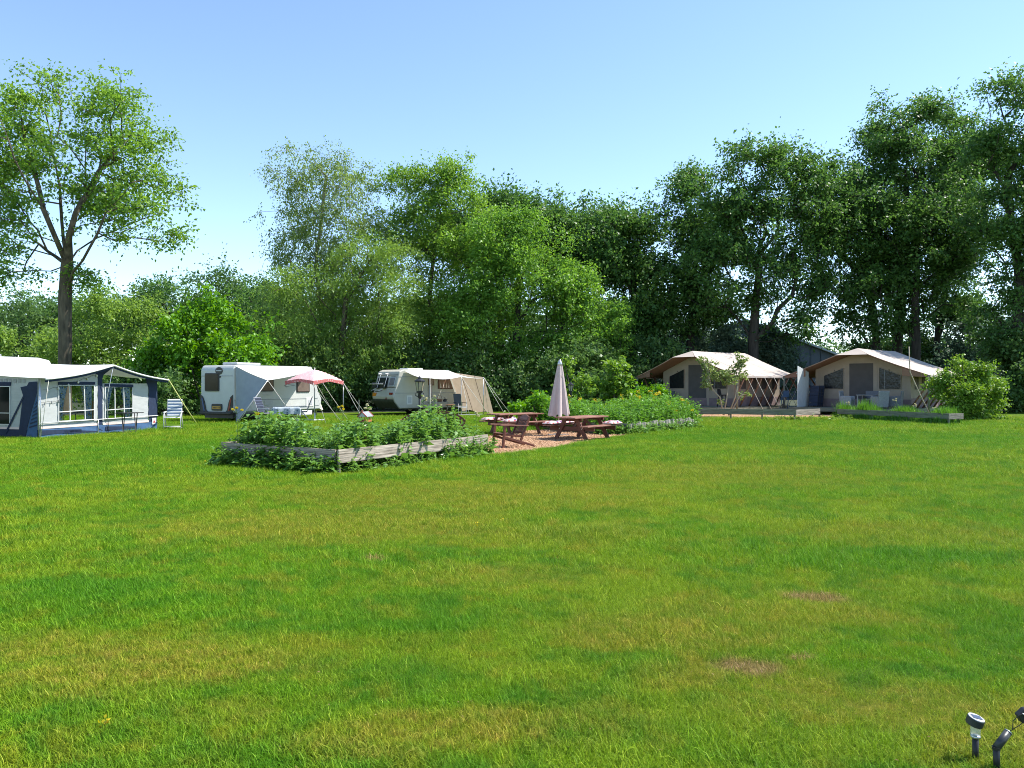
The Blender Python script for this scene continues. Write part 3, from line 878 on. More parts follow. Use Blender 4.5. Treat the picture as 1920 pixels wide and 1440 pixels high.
M_MAUVE = PM('mauve_skirt', (.22, .16, .16), .85, .12, 5, bump=.3, bscale=4)
M_DOORC = PM('grey_door_canvas', (.085, .078, .075), .9, .1, 3, bump=.3, bscale=3)
M_VINYL = PM('crumpled_dark_vinyl', (.012, .014, .018), .22, .3, 3, bump=.8, bscale=2.6, stretch=(1, 2.2, 2.2), spec=.35)
M_GLASS = glass_mat('clear_pane')
M_SCREEN = PM('grey_screen_fabric', (.10, .085, .08), .9, .1, 5)
M_NAVYP = PM('navy_padding', (.022, .030, .055), .8, .2, 9, bump=.2)
M_PARASOL = PM('parasol_cloth', (.60, .50, .48), .85, .05, 6, transl=.25)
M_SILVER = PM('silver_cap', (.55, .55, .57), .35, .05, 6, metal=.5)

def spotted(name, base, spots, scale, thr=.32, transl=.2):
    m, nt, N, L, P, out = new_mat(name)
    tc = N.new('ShaderNodeTexCoord')
    v = N.new('ShaderNodeTexVoronoi'); v.inputs['Scale'].default_value = scale
    L.new(tc.outputs['Object'], v.inputs[0])
    cr = N.new('ShaderNodeValToRGB'); cr.color_ramp.interpolation = 'CONSTANT'
    el = cr.color_ramp.elements
    el[0].color = rgb(spots[0]); el[0].position = 0
    el[1].color = rgb(spots[1 % len(spots)]); el[1].position = .4
    if len(spots) > 2:
        e = el.new(.7); e.color = rgb(spots[2])
    sx = N.new('ShaderNodeSeparateXYZ'); L.new(v.outputs['Color'], sx.inputs[0]); L.new(sx.outputs[0], cr.inputs[0])
    t = N.new('ShaderNodeMath'); t.operation = 'LESS_THAN'; t.inputs[1].default_value = thr
    L.new(v.outputs['Distance'], t.inputs[0])
    mx = N.new('ShaderNodeMix'); mx.data_type = 'RGBA'; mx.inputs[6].default_value = rgb(base)
    L.new(t.outputs[0], mx.inputs[0]); L.new(cr.outputs[0], mx.inputs[7]); L.new(mx.outputs[2], P.inputs['Base Color'])
    P.inputs['Roughness'].default_value = .85
    tr = N.new('ShaderNodeBsdfTranslucent'); L.new(mx.outputs[2], tr.inputs[0])
    ms = N.new('ShaderNodeMixShader'); ms.inputs[0].default_value = transl
    L.new(P.outputs[0], ms.inputs[1]); L.new(tr.outputs[0], ms.inputs[2]); L.new(ms.outputs[0], out.inputs[0])
    return m
M_CURTAIN = spotted('blue_patterned_curtain', (.42, .50, .56), [(.06, .13, .28), (.13, .24, .42), (.40, .36, .12)], 14, .40)
M_FLORAL = spotted('floral_cushion', (.52, .44, .42), [(.36, .05, .06), (.12, .06, .22), (.45, .16, .14)], 9, .46, 0.0)
M_PINKTOP = spotted('pink_dotted_cloth', (.72, .45, .46), [(.75, .62, .62), (.62, .30, .32)], 12, .3, .2)
M_PINKEDGE = spotted('red_dotted_cloth', (.62, .17, .17), [(.76, .60, .58), (.76, .60, .58)], 14, .30, .2)
M_TCLOTH = spotted('marbled_tablecloth', (.30, .35, .40), [(.10, .13, .18), (.46, .50, .54)], 10, .36, .05)

def extrude_profile(name, prof, y0, y1, mat, parent, bevel=.06, seg=3):
    mb = MB().prism([(p[0], y0, p[1]) for p in prof], (0, y1 - y0, 0))
    o = mb.build(name, mat, parent)
    me = o.data
    import bmesh
    bm = bmesh.new(); bm.from_mesh(me); bmesh.ops.recalc_face_normals(bm, faces=bm.faces); bm.to_mesh(me); bm.free()
    m = o.modifiers.new('bevel', 'BEVEL'); m.width = bevel; m.segments = seg; m.limit_method = 'ANGLE'
    me.polygons.foreach_set('use_smooth', [True] * len(me.polygons))
    w = o.modifiers.new('wn', 'WEIGHTED_NORMAL'); w.keep_sharp = True
    return o

def wheel(parent, x, y, r=.31, w=.19):
    n = 20
    def ring(prof): 
        vs, fs = [], []
        for (rr, yy) in prof:
            for k in range(n):
                t = 2 * math.pi * k / n
                vs.append((x + rr * math.cos(t), y + yy, r + rr * math.sin(t)))
        for i in range(len(prof) - 1):
            for k in range(n):
                k2 = (k + 1) % n
                fs.append((i * n + k, i * n + k2, (i + 1) * n + k2, (i + 1) * n + k))
        fs.append(tuple(range(n))); fs.append(tuple((len(prof) - 1) * n + k for k in range(n)))
        return MB().add(vs, fs)
    o = ring([(r * .6, -w / 2), (r * .93, -w / 2), (r, -w * .32), (r, w * .32), (r * .93, w / 2), (r * .6, w / 2)]).build('wheel', M_TYRE, parent, smooth=False)
    ring([(r * .2, -w * .53), (r * .55, -w * .51), (r * .6, -w * .4)]).build('rim', M_CHROME, o)
    return o

def rounded_panel(c, w, h, ax, az, depth, rad=.06, n=4):
    """rounded rectangle centred at c in the plane of ax, az, pushed out along ax x az by depth"""
    c, ax, az = Vector(c), Vector(ax).normalized(), Vector(az).normalized()
    nrm = ax.cross(az)
    pts = []
    for (sx, sz, a0) in ((1, 1, 0), (-1, 1, 90), (-1, -1, 180), (1, -1, 270)):
        for k in range(n + 1):
            a = R(a0 + 90 * k / n)
            pts.append(c + ax * (sx * (w / 2 - rad) + rad * math.cos(a)) + az * (sz * (h / 2 - rad) + rad * math.sin(a)))
    return pts, nrm * depth

def panel_obj(name, mat, parent, c, w, h, ax, az, depth, rad=.06):
    pts, e = rounded_panel(c, w, h, ax, az, depth, rad)
    return MB().prism(pts, e).build(name, mat, parent)

def window_obj(parent, c, w, h, ax, az, depth=.035, rad=.06, frame=M_BLACK, glass=M_DGLASS, name='window'):
    """acrylic caravan window: dark frame with a bulging pane of its own"""
    f = panel_obj(name, frame, parent, c, w, h, ax, az, depth, rad)
    n = Vector(ax).normalized().cross(Vector(az).normalized())
    panel_obj('pane', glass, f, Vector(c) + n * depth, w - .09, h - .09, ax, az, .015, rad * .8)
    return f

def peg_rope(parent, a, b, r=.012, mat=None):
    a, b = Vector(a), Vector(b)
    m = (a + b) / 2 - Vector((0, 0, .03))
    return rod('guy_rope', [a, m, b], r, mat or M_ROPE, parent, 4)

# ------------------------------------------------------------------ the large blue and white awning with its caravan
def awning():
    c0, c1 = G(72, 822), G(294, 805)
    u = (c1 - c0); L = u.length; u.normalize()
    rz = math.atan2(u.y, u.x)
    t = thing('caravan_awning', 'large gabled awning with white roof, navy corners and blue skirt', 'awning', c0, rz)
    E, H = 1.90, 2.36
    mid = L * .508
    def roofz(x):
        x = min(max(x, 0), L)
        return E + (H - E) * (x / mid if x < mid else (L - x) / (L - mid))
    dep = 2.75
    # roof: front edge at y=-.38, back edge on the caravan
    def roof_fn(side):
        def fn(a, b):     # a across (eave -> ridge), b front -> back
            y = -.42 + (dep + .42) * b
            x0, x1 = (-.12, mid) if side == 0 else (L + .14, mid)
            z = (E - .02) + (H - E + .03) * a + b * (.20 * (1 - a) + .06 * a)
            z -= .07 * math.sin(math.pi * a) * (1 - .3 * b) + .05 * math.sin(math.pi * b) * (1 if side else .7)
            return (x0 + (x1 - x0) * a, y, z)
        return fn
    MB().sheet(roof_fn(0), 10, 10).sheet(roof_fn(1), 10, 10).build('roof', M_ROOFC, t, smooth=True)
    for side in (0, 1):
        f = roof_fn(side)
        pts = [Vector(f(i / 10, 0)) + Vector((0, -.005, -.035)) for i in range(11)]
        rod('roof_edge', pts, .030, M_WHITE2, t, 6)
        MB().sheet(lambda a, b: tuple(Vector(f(a, 0)) + Vector((0, .03, -.06 - .07 * b))), 10, 1).build('valance', M_NAVY, t)
    # gable wall pieces round real window openings
    W1, W2 = (.72, 2.14), (2.60, 3.84)
    ZB, ZT, ZT2 = .50, 1.66, 1.60
    def wall_strip(x0, x1, z0, z1=None, y=0.0, nx=6, rip=.012):
        def fn(a, b):
            x = x0 + (x1 - x0) * a
            top = z1 if z1 is not None else roofz(x) - .03
            z = z0 + (top - z0) * b
            return (x, y + rip * math.sin(z * 17 + x * 5) * math.sin(math.pi * b), z)
        return fn
    mb = MB()
    mb.sheet(wall_strip(0, W1[0], .34), 4, 12)
    mb.sheet(wall_strip(W1[0], W1[1], ZT), 6, 4)
    mb.sheet(wall_strip(W1[0], W1[1], .34, ZB), 6, 2)
    mb.sheet(wall_strip(W1[1], 2.30, .34), 2, 10)
    mb.sheet(wall_strip(2.48, W2[0], .34, 1.72), 2, 8)
    mb.sheet(wall_strip(W2[0], W2[1], ZT2, 1.72), 6, 2)
    mb.sheet(wall_strip(W2[0], W2[1], .34, ZB), 6, 2)
    mb.sheet(wall_strip(W2[1], 4.62, .34, 1.72), 4, 10)
    mb.build('wall_panel', M_CANVAS, t, smooth=True)
    MB().sheet(wall_strip(2.30, 2.50, 0, None, -.012, 2, .004), 2, 10).build('post_cover', M_NAVY, t, smooth=True)
    # the post cover widens under the ridge
    MB().add([(2.02, -.014, roofz(2.02) - .04), (mid, -.014, H - .05), (2.92, -.014, roofz(2.92) - .04), (2.55, -.014, 2.02), (2.48, -.014, 1.85), (2.32, -.014, 1.85), (2.24, -.014, 2.02)], [(0, 6, 5, 4, 3, 2, 1)]).build('gable_corner', M_NAVY, t)
    MB().add([(4.62, -.012, .30), (4.62, -.012, 1.55), (4.45, -.012, roofz(4.45) - .05), (L, -.012, roofz(L) - .03), (L + .02, -.012, .9), (L, -.012, .30)], [(0, 5, 4, 3, 2, 1)]).build('corner_cover', M_NAVY, t)
    # skirt, rail and pale band
    MB().sheet(wall_strip(0, L, .0, .30, -.02, 20, .012), 26, 6).build('skirt', M_BLUE, t, smooth=True)
    for (xa, xb, dz) in ((.05, 1.6, .0), (.9, 2.3, .10), (2.6, 4.0, .03)):
        MB().add([(xa, -.037, .25 - dz * .3), (xb, -.037, .20 - dz), (xb, -.037, .12 - dz * .5), (xa, -.037, .10)], [(0, 3, 2, 1)]).build('skirt_patch', M_NAVY, t)
    MB().sheet(wall_strip(0, 2.3, .29, .36, -.03, 8, .006), 8, 1).sheet(wall_strip(2.5, 4.62, .29, .36, -.03, 8, .006), 8, 1).build('band', M_PINKSTRIP, t)
    bar('ground_sheet', (0, -.06, .012), (L, -.06, .012), .14, .02, M_CANVAS, t)
    rod('rail', [(-.02, -.05, .47), (L, -.05, .52)], .016, M_WHITE2, t)
    # windows
    for (x0, x1), zt in ((W1, ZT), (W2, ZT2)):
        w = MB()
        for (a, b) in (((x0, -.02, ZB), (x1, -.02, ZB)), ((x0, -.02, zt), (x1, -.02, zt)), ((x0, -.02, ZB), (x0, -.02, zt)), ((x1, -.02, ZB), (x1, -.02, zt)),
                       ((x0 + .44, -.02, ZB), (x0 + .42, -.02, zt)), ((x1 - .38, -.02, ZB), (x1 - .42, -.02, zt)), ((x0, -.02, ZB + .30), (x1, -.02, ZB + .33))):
            w.tube([a, b], .018, 4)
        w = w.build('window', M_WHITE2, t)
        MB().add([(x0, -.004, ZB), (x1, -.004, ZB), (x1, -.004, zt), (x0, -.004, zt)], [(0, 1, 2, 3)]).build('pane', M_GLASS, w)
        bar('window_blind', (x0 - .02, -.03, zt + .06), (x1 + .02, -.03, zt + .06 - (.03 if x0 > 2 else 0)), .02, .10, M_NAVY, t)
        for s, xx in ((1, x0), (-1, x1)):
            def cf(a, b, s=s, xx=xx):
                # drawn aside: wide at the top, gathered low down
                wd = .46 * (1 - .62 * (1 - b) ** .8) if b > .12 else .24
                return (xx + s * (.01 + wd * a), .07 + .03 * math.sin(a * 21), ZB + .02 + (zt - ZB - .03) * b)
            MB().sheet(cf, 14, 9).build('curtain', M_CURTAIN, w, smooth=True)
    # wall at the near end, at right angles
    def end(y0, y1, z0, z1): return [(0, y0, z0), (0, y1, z0), (0, y1, z1), (0, y0, z1)]
    MB().sheet(lambda a, b: (.0, .0 + 2.7 * a, .25 + (E - .25 + .15 * a) * b), 6, 6).build('end_wall', M_CANVAS, t, smooth=True)
    def flat(name, pts, off, mat, par=t):
        return MB().add([(-off, p[0], p[1]) for p in pts], [tuple(range(len(pts)))]).build(name, mat, par)
    flat('end_skirt', [(0, 0), (2.7, 0), (2.7, .27), (0, .27)], .012, M_NAVY)
    flat('end_band', [(.5, .27), (2.7, .27), (2.7, .34), (.5, .34)], .016, M_PINKSTRIP)
    flat('corner_flare', [(0.02, E - .12), (.36, E - .14), (.44, E - .26), (.70, E - .30), (.60, E - .55), (.80, 0), (.52, 0), (.34, .55), (.02, 1.45)], .026, M_NAVY)
    flat('corner_triangle', [(.02, 0), (.02, 1.42), (.34, .54), (.50, 0)], .021, M_BLUE)
    for k in range(7):
        z = .42 + k * .12
        s = (1.42 - z) / .88 * .34
        flat('stripe', [(.03, z + .02), (.03, z - .03), (max(.05, s * .9), z - .11), (max(.05, s * .9), z - .06)], .029, M_NAVY)
    for k in range(9):
        flat('badge_square', [(.50 + k * .19, E - .16), (.62 + k * .19, E - .16), (.62 + k * .19, E - .04), (.50 + k * .19, E - .04)], .018, M_GREY)
    wnd = MB()
    for (a, b) in (((-.02, 1.14, .42), (-.02, 2.5, .42)), ((-.02, 1.14, 1.62), (-.02, 2.5, 1.62)), ((-.02, 1.14, .42), (-.02, 1.14, 1.62)), ((-.02, 1.62, .42), (-.02, 1.62, 1.62)), ((-.02, 1.14, .78), (-.02, 2.5, .78))):
        wnd.tube([a, b], .016, 4)
    wnd = wnd.build('window', M_WHITE2, t)
    MB().add([(-.008, 1.14, .42), (-.008, 2.5, .42), (-.008, 2.5, 1.62), (-.008, 1.14, 1.62)], [(0, 1, 2, 3)]).build('pane', M_DGLASS, wnd)
    bar('window_blind', (-.025, 1.10, 1.70), (-.025, 2.55, 1.70), .02, .12, M_NAVY, t)
    bar('strap', (-.03, .56, 1.32), (-.03, 1.32, .12), .012, .06, M_NAVY, t)
    # poles and ropes
    rod('pole', [(-.03, -.06, 0), (-.05, -.06, 1.0), (-.02, -.10, E)], .016, M_CHROME, t)
    rod('pole', [(.03, -.05, 0), (.03, -.05, E)], .014, M_CHROME, t)
    rod('pole', [(mid, -.40, H - .05), (2.62, -.07, 1.2), (2.72, -.06, 0)], .012, M_CHROME, t)
    rod('pole', [(2.28, -.05, 0), (2.28, -.05, .5)], .014, M_CHROME, t)
    peg_rope(t, (L + .12, -.40, E), (L + .95, -.95, .25), .020, M_STRAP)
    peg_rope(t, (0.0, -.42, E - .02), (-.02, -.12, .05), .010)
    # maker's tag on the skirt
    g = MB().add([(4.78, -.040, .20), (4.98, -.040, .20), (4.98, -.040, .44), (4.78, -.040, .44)], [(0, 1, 2, 3)]).build('maker_tag', M_WHITE2, t)
    red = PLAIN('tag_red', (.45, .06, .06))
    MB().add([(4.82, -.044, .26), (4.94, -.044, .26), (4.90, -.044, .33), (4.86, -.044, .36)], [(0, 1, 2, 3)]).build('emblem', red, g)
    # string of bulbs along the gable
    lt = thing('string_lights', 'string of small white bulbs looped along the awning gable wall', 'lights', c0, rz)
    pts = []
    for k in range(12):
        a = k / 11
        x = .12 + a * 2.1
        pts.append((x, -.045, 1.52 + .52 * a ** 1.2 - .03 * (k % 2)))
    rod('cord', pts, .005, M_BLACK, lt, 4)
    for k in range(1, 12, 2):
        MB().lathe([(.008, .02), (.030, -.01), (.034, -.04), (.015, -.075)], 8, pts[k]).build('bulb', M_WHITE2, lt, smooth=True)
    pts = [(.05 + .13 * k, -.05, 1.12 - .015 * math.sin(k * 2) + .01 * k) for k in range(6)]
    rod('cord', pts, .005, M_BLACK, lt, 4)
    for k in (1, 3, 5):
        MB().lathe([(.008, .02), (.018, -.02), (.018, -.07), (.01, -.09)], 8, pts[k]).build('bulb', M_GREY, lt, smooth=True)
    # things inside, seen through the panes
    tb = thing('folding_table', 'white table inside the awning behind the first window', 'table', t.matrix_basis @ Vector((1.7, 1.0, 0)), rz)
    MB().box((0, 0, .70), (.9, .6, .03)).build('tabletop', M_WHITE2, tb)
    for sx in (-.4, .4):
        for sy in (-.25, .25):
            rod('leg', [(sx, sy, 0), (sx, sy, .69)], .016, M_CHROME, tb)
    ch = thing('camping_chair', 'tan chair inside the awning behind the second window', 'chair', t.matrix_basis @ Vector((3.3, 1.1, 0)), rz)
    m_tan = PLAIN('tan_fabric', (.35, .20, .07), .8)
    MB().box((0, 0, .44), (.5, .48, .06)).build('seat', m_tan, ch, bevel=.02)
    MB().box((0, .25, .78), (.5, .06, .62)).build('backrest', m_tan, ch, bevel=.02)
    for sx in (-.22, .22):
        for sy in (-.2, .2):
            rod('leg', [(sx, sy, 0), (sx, sy, .42)], .014, M_CHROME, ch)
    # caravan the awning is fixed to
    cv = thing('caravan', 'white caravan mostly hidden behind the big blue awning, only its roof showing', 'caravan', t.matrix_basis @ Vector((0, dep, 0)), rz)
    extrude_profile('body', [(-3.3, .45), (3.1, .45), (3.55, .9), (3.35, 1.6), (2.95, 2.55), (2.5, 2.63), (-2.9, 2.63), (-3.3, 2.4)], .02, 2.2, M_WHITE, cv, .07)
    window_obj(cv, (1.3, .02, 1.45), 1.5, .62, (1, 0, 0), (0, 0, 1))
    window_obj(cv, (-1.6, .02, 1.45), 1.2, .62, (1, 0, 0), (0, 0, 1))
    panel_obj('door', M_WHITE2, cv, (-.2, .02, 1.2), .62, 1.45, (1, 0, 0), (0, 0, 1), .02)
    MB().box((.7, .9, 2.68), (1.5, .8, .09)).build('roof_hatch', M_GREY, cv, bevel=.03)
    wheel(cv, .2, .18); wheel(cv, .2, 2.03)
    return t
awning()

def recliner(name, label, loc, rz, pad, stripe, frame, group=None, recl=.28):
    """high-backed camping recliner; local -y is the front"""
    t = thing(name, label, 'chair', loc, rz, group)
    sr = lambda z: .22 + (z - .46) * recl
    for sx in (-.29, .29):
        rod('frame_leg', [(sx, -.26, 0), (sx, -.24, .62)], .017, frame, t)
        rod('frame_leg', [(sx, .34, 0), (sx, -.10, .60)], .017, frame, t)
        bar('armrest', (sx, -.30, .64), (sx, .24, .66), .055, .03, frame, t)
    rod('stretcher', [(-.29, -.26, .12), (.29, -.26, .12)], .020, frame, t)
    rod('stretcher', [(-.29, .33, .03), (.29, .33, .03)], .017, frame, t)
    f = MB()
    f.tube([(-.26, -.25, .45), (-.26, .22, .43), (-.25, sr(1.12), 1.12), (.25, sr(1.12), 1.12), (.26, .22, .43), (.26, -.25, .45), (-.26, -.25, .45)], .014, 6)
    f.build('frame', frame, t, smooth=True)
    n = 6
    for k in range(n):
        y = -.25 + .48 * (k + .5) / n
        MB().box((0, y, .45), (.50, .48 / n * .94, .035)).build('slat', pad if k % 2 else stripe, t, bevel=.012)
    n = 11
    for k in range(n):
        z = .50 + .62 * (k + .5) / n
        M = Matrix.Rotation(-math.atan(recl), 3, 'X')
        MB().box((0, sr(z) - .01, z), (.50, .035, .62 / n * .96), M).build('slat', pad if k % 2 else stripe, t, bevel=.012)
    return t
recliner('reclining_chair', 'white framed reclining chair with blue and white stripes beside the awning', G(325, 805), R(15), PLAIN('blue_stripe', (.10, .16, .26), .8), PLAIN('white_stripe', (.62, .65, .66), .8), M_WHITE2, recl=.22)

def folding_x_table(label, loc, rz):
    t = thing('folding_table', label, 'table', loc, rz)
    MB().box((0, 0, .70), (.78, .5, .025)).build('tabletop', M_BLACK, t, bevel=.008)
    for sx in (-.28, .28):
        for s in (1, -1):
            bar('leg', (sx - .20 * s, -.2 * s, 0), (sx + .14 * s, .2 * s, .69), .03, .02, M_BLACK, t)
    rod('stretcher', [(-.48, -.2, .06), (.08, -.2, .06)], .01, M_BLACK, t)
    return t
folding_x_table('low black folding table with crossed legs in front of the awning skirt', G(243, 812) , R(72))
# ------------------------------------------------------------------ the two caravans in the field
M_SWOOSH = PLAIN('navy_swoosh', (.03, .07, .20), .4)
M_AMBER = PLAIN('amber_lens', (.55, .19, .02), .25)
M_REDL = PLAIN('red_lens', (.22, .02, .015), .25)
M_PLATE = PLAIN('yellow_plate', (.60, .30, .03), .4)
M_SKIRTG = PM('dark_skirt', (.040, .045, .035), .7, .3, 6)

def caravan_one():
    r0 = G(438, 792); d = Vector((.43, .903, 0)).normalized()
    rz = math.atan2(d.y, d.x)
    # local x runs from the rear end to the drawbar, -y is the door side
    t = thing('caravan', 'white caravan with black round badge and navy rear corners, grey side sheet', 'caravan', r0, rz)
    Wd = 2.0
    prof = [(0.0, .42), (0, 2.36), (.12, 2.54), (5.0, 2.58), (5.35, 2.35), (5.75, 1.30), (6.0, .95), (5.9, .42)]
    extrude_profile('body', prof, 0, Wd, M_WHITE, t, .07)
    ax, az = (1, 0, 0), (0, 0, 1)
    for (x, z, w, h) in ((1.95, 1.66, 1.05, .62), (4.55, 1.62, .95, .66)):
        window_obj(t, (x, 0, z), w, h, ax, az, frame=M_BLACK, glass=PM('tinted_pane', (.16, .12, .10), .12, .2, 3, spec=.7))
    window_obj(t, (0, 1.28, 1.78), .86, .82, (0, -1, 0), az)
    # badge, seam, plate and lights on the rear
    b = MB().prism([(-.005, .86 + .22 * math.cos(k * math.pi / 10), 2.29 + .17 * math.sin(k * math.pi / 10)) for k in range(20)], (-.015, 0, 0)).build('badge', M_BLACK, t)
    MB().box((-.026, .86, 2.30), (.008, .32, .05)).build('lettering_bar', M_LGREY, b)
    bar('seam', (-.006, .06, 2.06), (-.006, Wd - .06, 2.06), .012, .03, M_GREY, t)
    MB().box((-.012, .9, 2.02), (.03, .30, .07)).build('rear_handle', M_BLACK, t, bevel=.02)
    for (y0, s) in ((0, 1), (Wd, -1)):
        pts = [(-.004, y0 + s * .02, 1.22), (-.004, y0 + s * .16, 1.12), (-.004, y0 + s * .28, .86), (-.004, y0 + s * .36, .55), (-.004, y0 + s * .46, .44), (-.004, y0 + s * .02, .44)]
        MB().prism(pts if s < 0 else pts[::-1], (-.03, 0, 0)).build('corner_panel', M_BLACK, t)
        pts = [(-.035, y0 + s * .09, 1.08), (-.035, y0 + s * .16, 1.05), (-.035, y0 + s * .25, .70), (-.035, y0 + s * .30, .50), (-.035, y0 + s * .22, .50)]
        MB().prism(pts if s < 0 else pts[::-1], (-.012, 0, 0)).build('swoosh', M_SWOOSH if s < 0 else M_REDL, t)
    pb = panel_obj('plate_holder', M_BLACK, t, (-.002, .98, .66), .62, .30, (0, -1, 0), az, .04)
    pl = MB().box((-.048, .98, .64), (.012, .48, .12)).build('number_plate', M_PLATE, t)
    for k in range(6):
        MB().box((-.056, .80 + k * .072, .64), (.004, .035, .07)).build('plate_mark', M_BLACK, pl)
    bar('bumper', (-.05, .05, .40), (-.05, Wd - .05, .40), .14, .10, M_BLACK, t, bevel=.02)
    # side fittings
    for z in (.62, .98):
        bar('trim_line', (.05, -.008, z), (5.75 - (z > .9) * .1, -.008, z), .012, .025, M_GREY, t)
    panel_obj('vent', M_LGREY, t, (2.1, 0, 1.26), .62, .17, ax, az, .02, .02)
    panel_obj('vent', M_LGREY, t, (2.15, 0, .82), .55, .22, ax, az, .02, .02)
    panel_obj('door', M_WHITE2, t, (1.05, 0, 1.35), .62, 1.72, ax, az, .018, .05)
    panel_obj('locker_door', M_WHITE2, t, (5.05, 0, .80), .55, .44, ax, az, .03, .03)
    panel_obj('locker_hatch', M_LGREY, t, (5.05, -.03, .80), .30, .26, ax, az, .012, .02)
    fish = [(3.2, 1.63), (3.35, 1.72), (3.6, 1.68), (3.95, 1.66), (3.95, 1.62), (3.6, 1.60), (3.35, 1.54)]
    MB().prism([(x, -.003, z) for x, z in fish], (0, -.014, 0)).build('emblem', M_GREY, t)
    MB().prism([(3.30, -.018, 1.63), (3.40, -.018, 1.67), (3.75, -.018, 1.645), (3.40, -.018, 1.595)], (0, -.006, 0)).build('emblem', M_WHITE2, t)
    MB().box((1.5, 1.0, 2.63), (1.5, .9, .12)).build('roof_hatch', M_LGREY, t, bevel=.04)
    wheel(t, 3.0, .18); wheel(t, 3.0, Wd - .18)
    MB().box((3.0, .12, .42), (4.9, .03, .12)).build('sill', M_GREY, t)
    rod('drawbar', [(5.6, .55, .45), (6.9, 1.0, .45)], .05, M_GREY, t); rod('drawbar', [(5.6, 1.45, .45), (6.9, 1.0, .45)], .05, M_GREY, t)
    rod('jockey_wheel', [(6.75, 1.0, .05), (6.75, 1.0, .75)], .035, M_CHROME, t)
    def cov(a, b):
        th = 2 * math.pi * a
        rr = .10 + .24 * (1 - b) + .03 * math.sin(th * 5)
        return (6.55 + rr * 1.3 * math.cos(th), .9 + rr * math.sin(th), .40 + .75 * b - .12 * math.cos(th))
    MB().sheet(cov, 20, 6).build('drawbar_cover', PM('cover_cloth', (.52, .48, .42), .9, .15, 6), t, smooth=True)
    MB().box((4.1, -.45, .30), (.7, .45, .22)).build('step', M_WHITE2, t, bevel=.03)
    MB().box((2.8, 1.0, .30), (5.4, 1.7, .26)).build('under_shade_box', M_BLACK, t)  # black box added to keep the space beneath the body dark
    # sun canopy fixed to the roof edge
    s = thing('sun_canopy', 'off white sun canopy with grey side sheet stretched from the badge caravan', 'awning', r0, rz)
    A, B = Vector((.45, -1.55, 1.86)), Vector((3.6, -1.5, 2.36))
    K = Vector((.06, -.05, 2.50)); K2 = Vector((5.1, -.05, 2.56))
    def can(a, b):
        top = K.lerp(K2, a); low = A.lerp(B, min(1, a * 1.02)) if a < .98 else B
        e = top.lerp(low, b)
        sag = .10 * math.sin(math.pi * b) * (.4 + .6 * math.sin(math.pi * a)) + .05 * math.sin(math.pi * a) * b
        return e - Vector((0, 0, sag))
    MB().sheet(can, 18, 8).build('canopy', PM('canopy_canvas', (.62, .62, .58), .85, .05, 3, transl=.2, bump=.2, bscale=3), s, smooth=True)
    def side(a, b):
        top = K.lerp(A, a) ; bot = Vector((.02, -.12, .06)).lerp(Vector((-.42, -.62, .03)), a)
        p = bot.lerp(top, b)
        p.x += .05 * math.sin(a * 9) * b * (1 - b) * 2
        return p - Vector((0, 0, .06 * math.sin(math.pi * a) * b))
    MB().sheet(side, 8, 12).build('side_sheet', M_GREYC, s, smooth=True)
    rod('pole', [A, Vector((-.55, -.80, 0))], .02, M_CHROME, s)
    rod('pole', [B, Vector((3.6, -1.5, 0))], .016, M_CHROME, s)
    peg_rope(s, A, (1.2, -2.6, 0.02))
    peg_rope(s, B, (4.2, -3.0, 0.02))
    peg_rope(s, A, (-.9, -1.0, 0.02))
    return t
caravan_one()

def square_parasol():
    c = G(590, 790)
    t = thing('parasol', 'open pink square parasol with dotted red edge in front of the badge caravan', 'parasol', c, R(12))
    Ht = 2.36
    tips = []
    def pt(i, j):      # i, j in -1..1
        r = max(abs(i), abs(j))
        z = Ht - .42 * r ** 1.25 - .10 * (abs(i * j))
        return (i * .92, j * .92, z)
    mb = MB()
    M_ = Matrix.Rotation(R(45), 3, 'Z')
    n = 8
    mb.sheet(lambda a, b: tuple(M_ @ Vector(pt(a * 2 - 1, b * 2 - 1))), 2 * n, 2 * n)
    mb.build('canopy', M_PINKTOP, t, smooth=True)
    vb = MB()
    for s in ((1, None), (-1, None), (None, 1), (None, -1)):
        def f(a, b, s=s):
            v = a * 2 - 1
            i, j = (s[0], v) if s[0] else (v, s[1])
            p = Vector(pt(i, j))
            p.z -= b * (.13 + .05 * abs(v) ** 2)
            p.x *= 1 - .01 * b; p.y *= 1 - .01 * b
            return tuple(M_ @ p)
        vb.sheet(f, 12, 2)
    vb.build('valance', M_PINKEDGE, t, smooth=True)
    for k in range(4):
        a = R(45 + 45 + 90 * k)
        rod('rib', [(0, 0, Ht - .04), (1.28 * math.cos(a) * .99, 1.28 * math.sin(a) * .99, Ht - .55)], .008, M_CHROME, t, 4)
    rod('pole', [(0, 0, .05), (0, 0, Ht + .06)], .02, M_LGREY, t, 8)
    rod('base', [(-.45, 0, .05), (.45, 0, .05)], .05, M_WHITE2, t); rod('base', [(0, -.45, .05), (0, .45, .05)], .05, M_WHITE2, t)
    rod('base_tube', [(0, 0, .03), (0, 0, .38)], .035, M_WHITE2, t, 8)
    for (a, b) in (((0, -1.28, 1.75), (.55, -2.2, .02)), ((1.28, 0, 1.75), (2.5, -.4, .02)), ((1.28, 0, 1.75), (2.2, -1.0, .02)), ((0, 1.28, 1.75), (1.0, 1.8, .02)), ((-.1, -1.2, 1.75), (1.2, -1.0, .02))):
        peg_rope(t, a, b)
    rod('side_pole', [(1.27, 0, 0), (1.27, 0, 1.80)], .014, M_CHROME, t)
    return t
square_parasol()

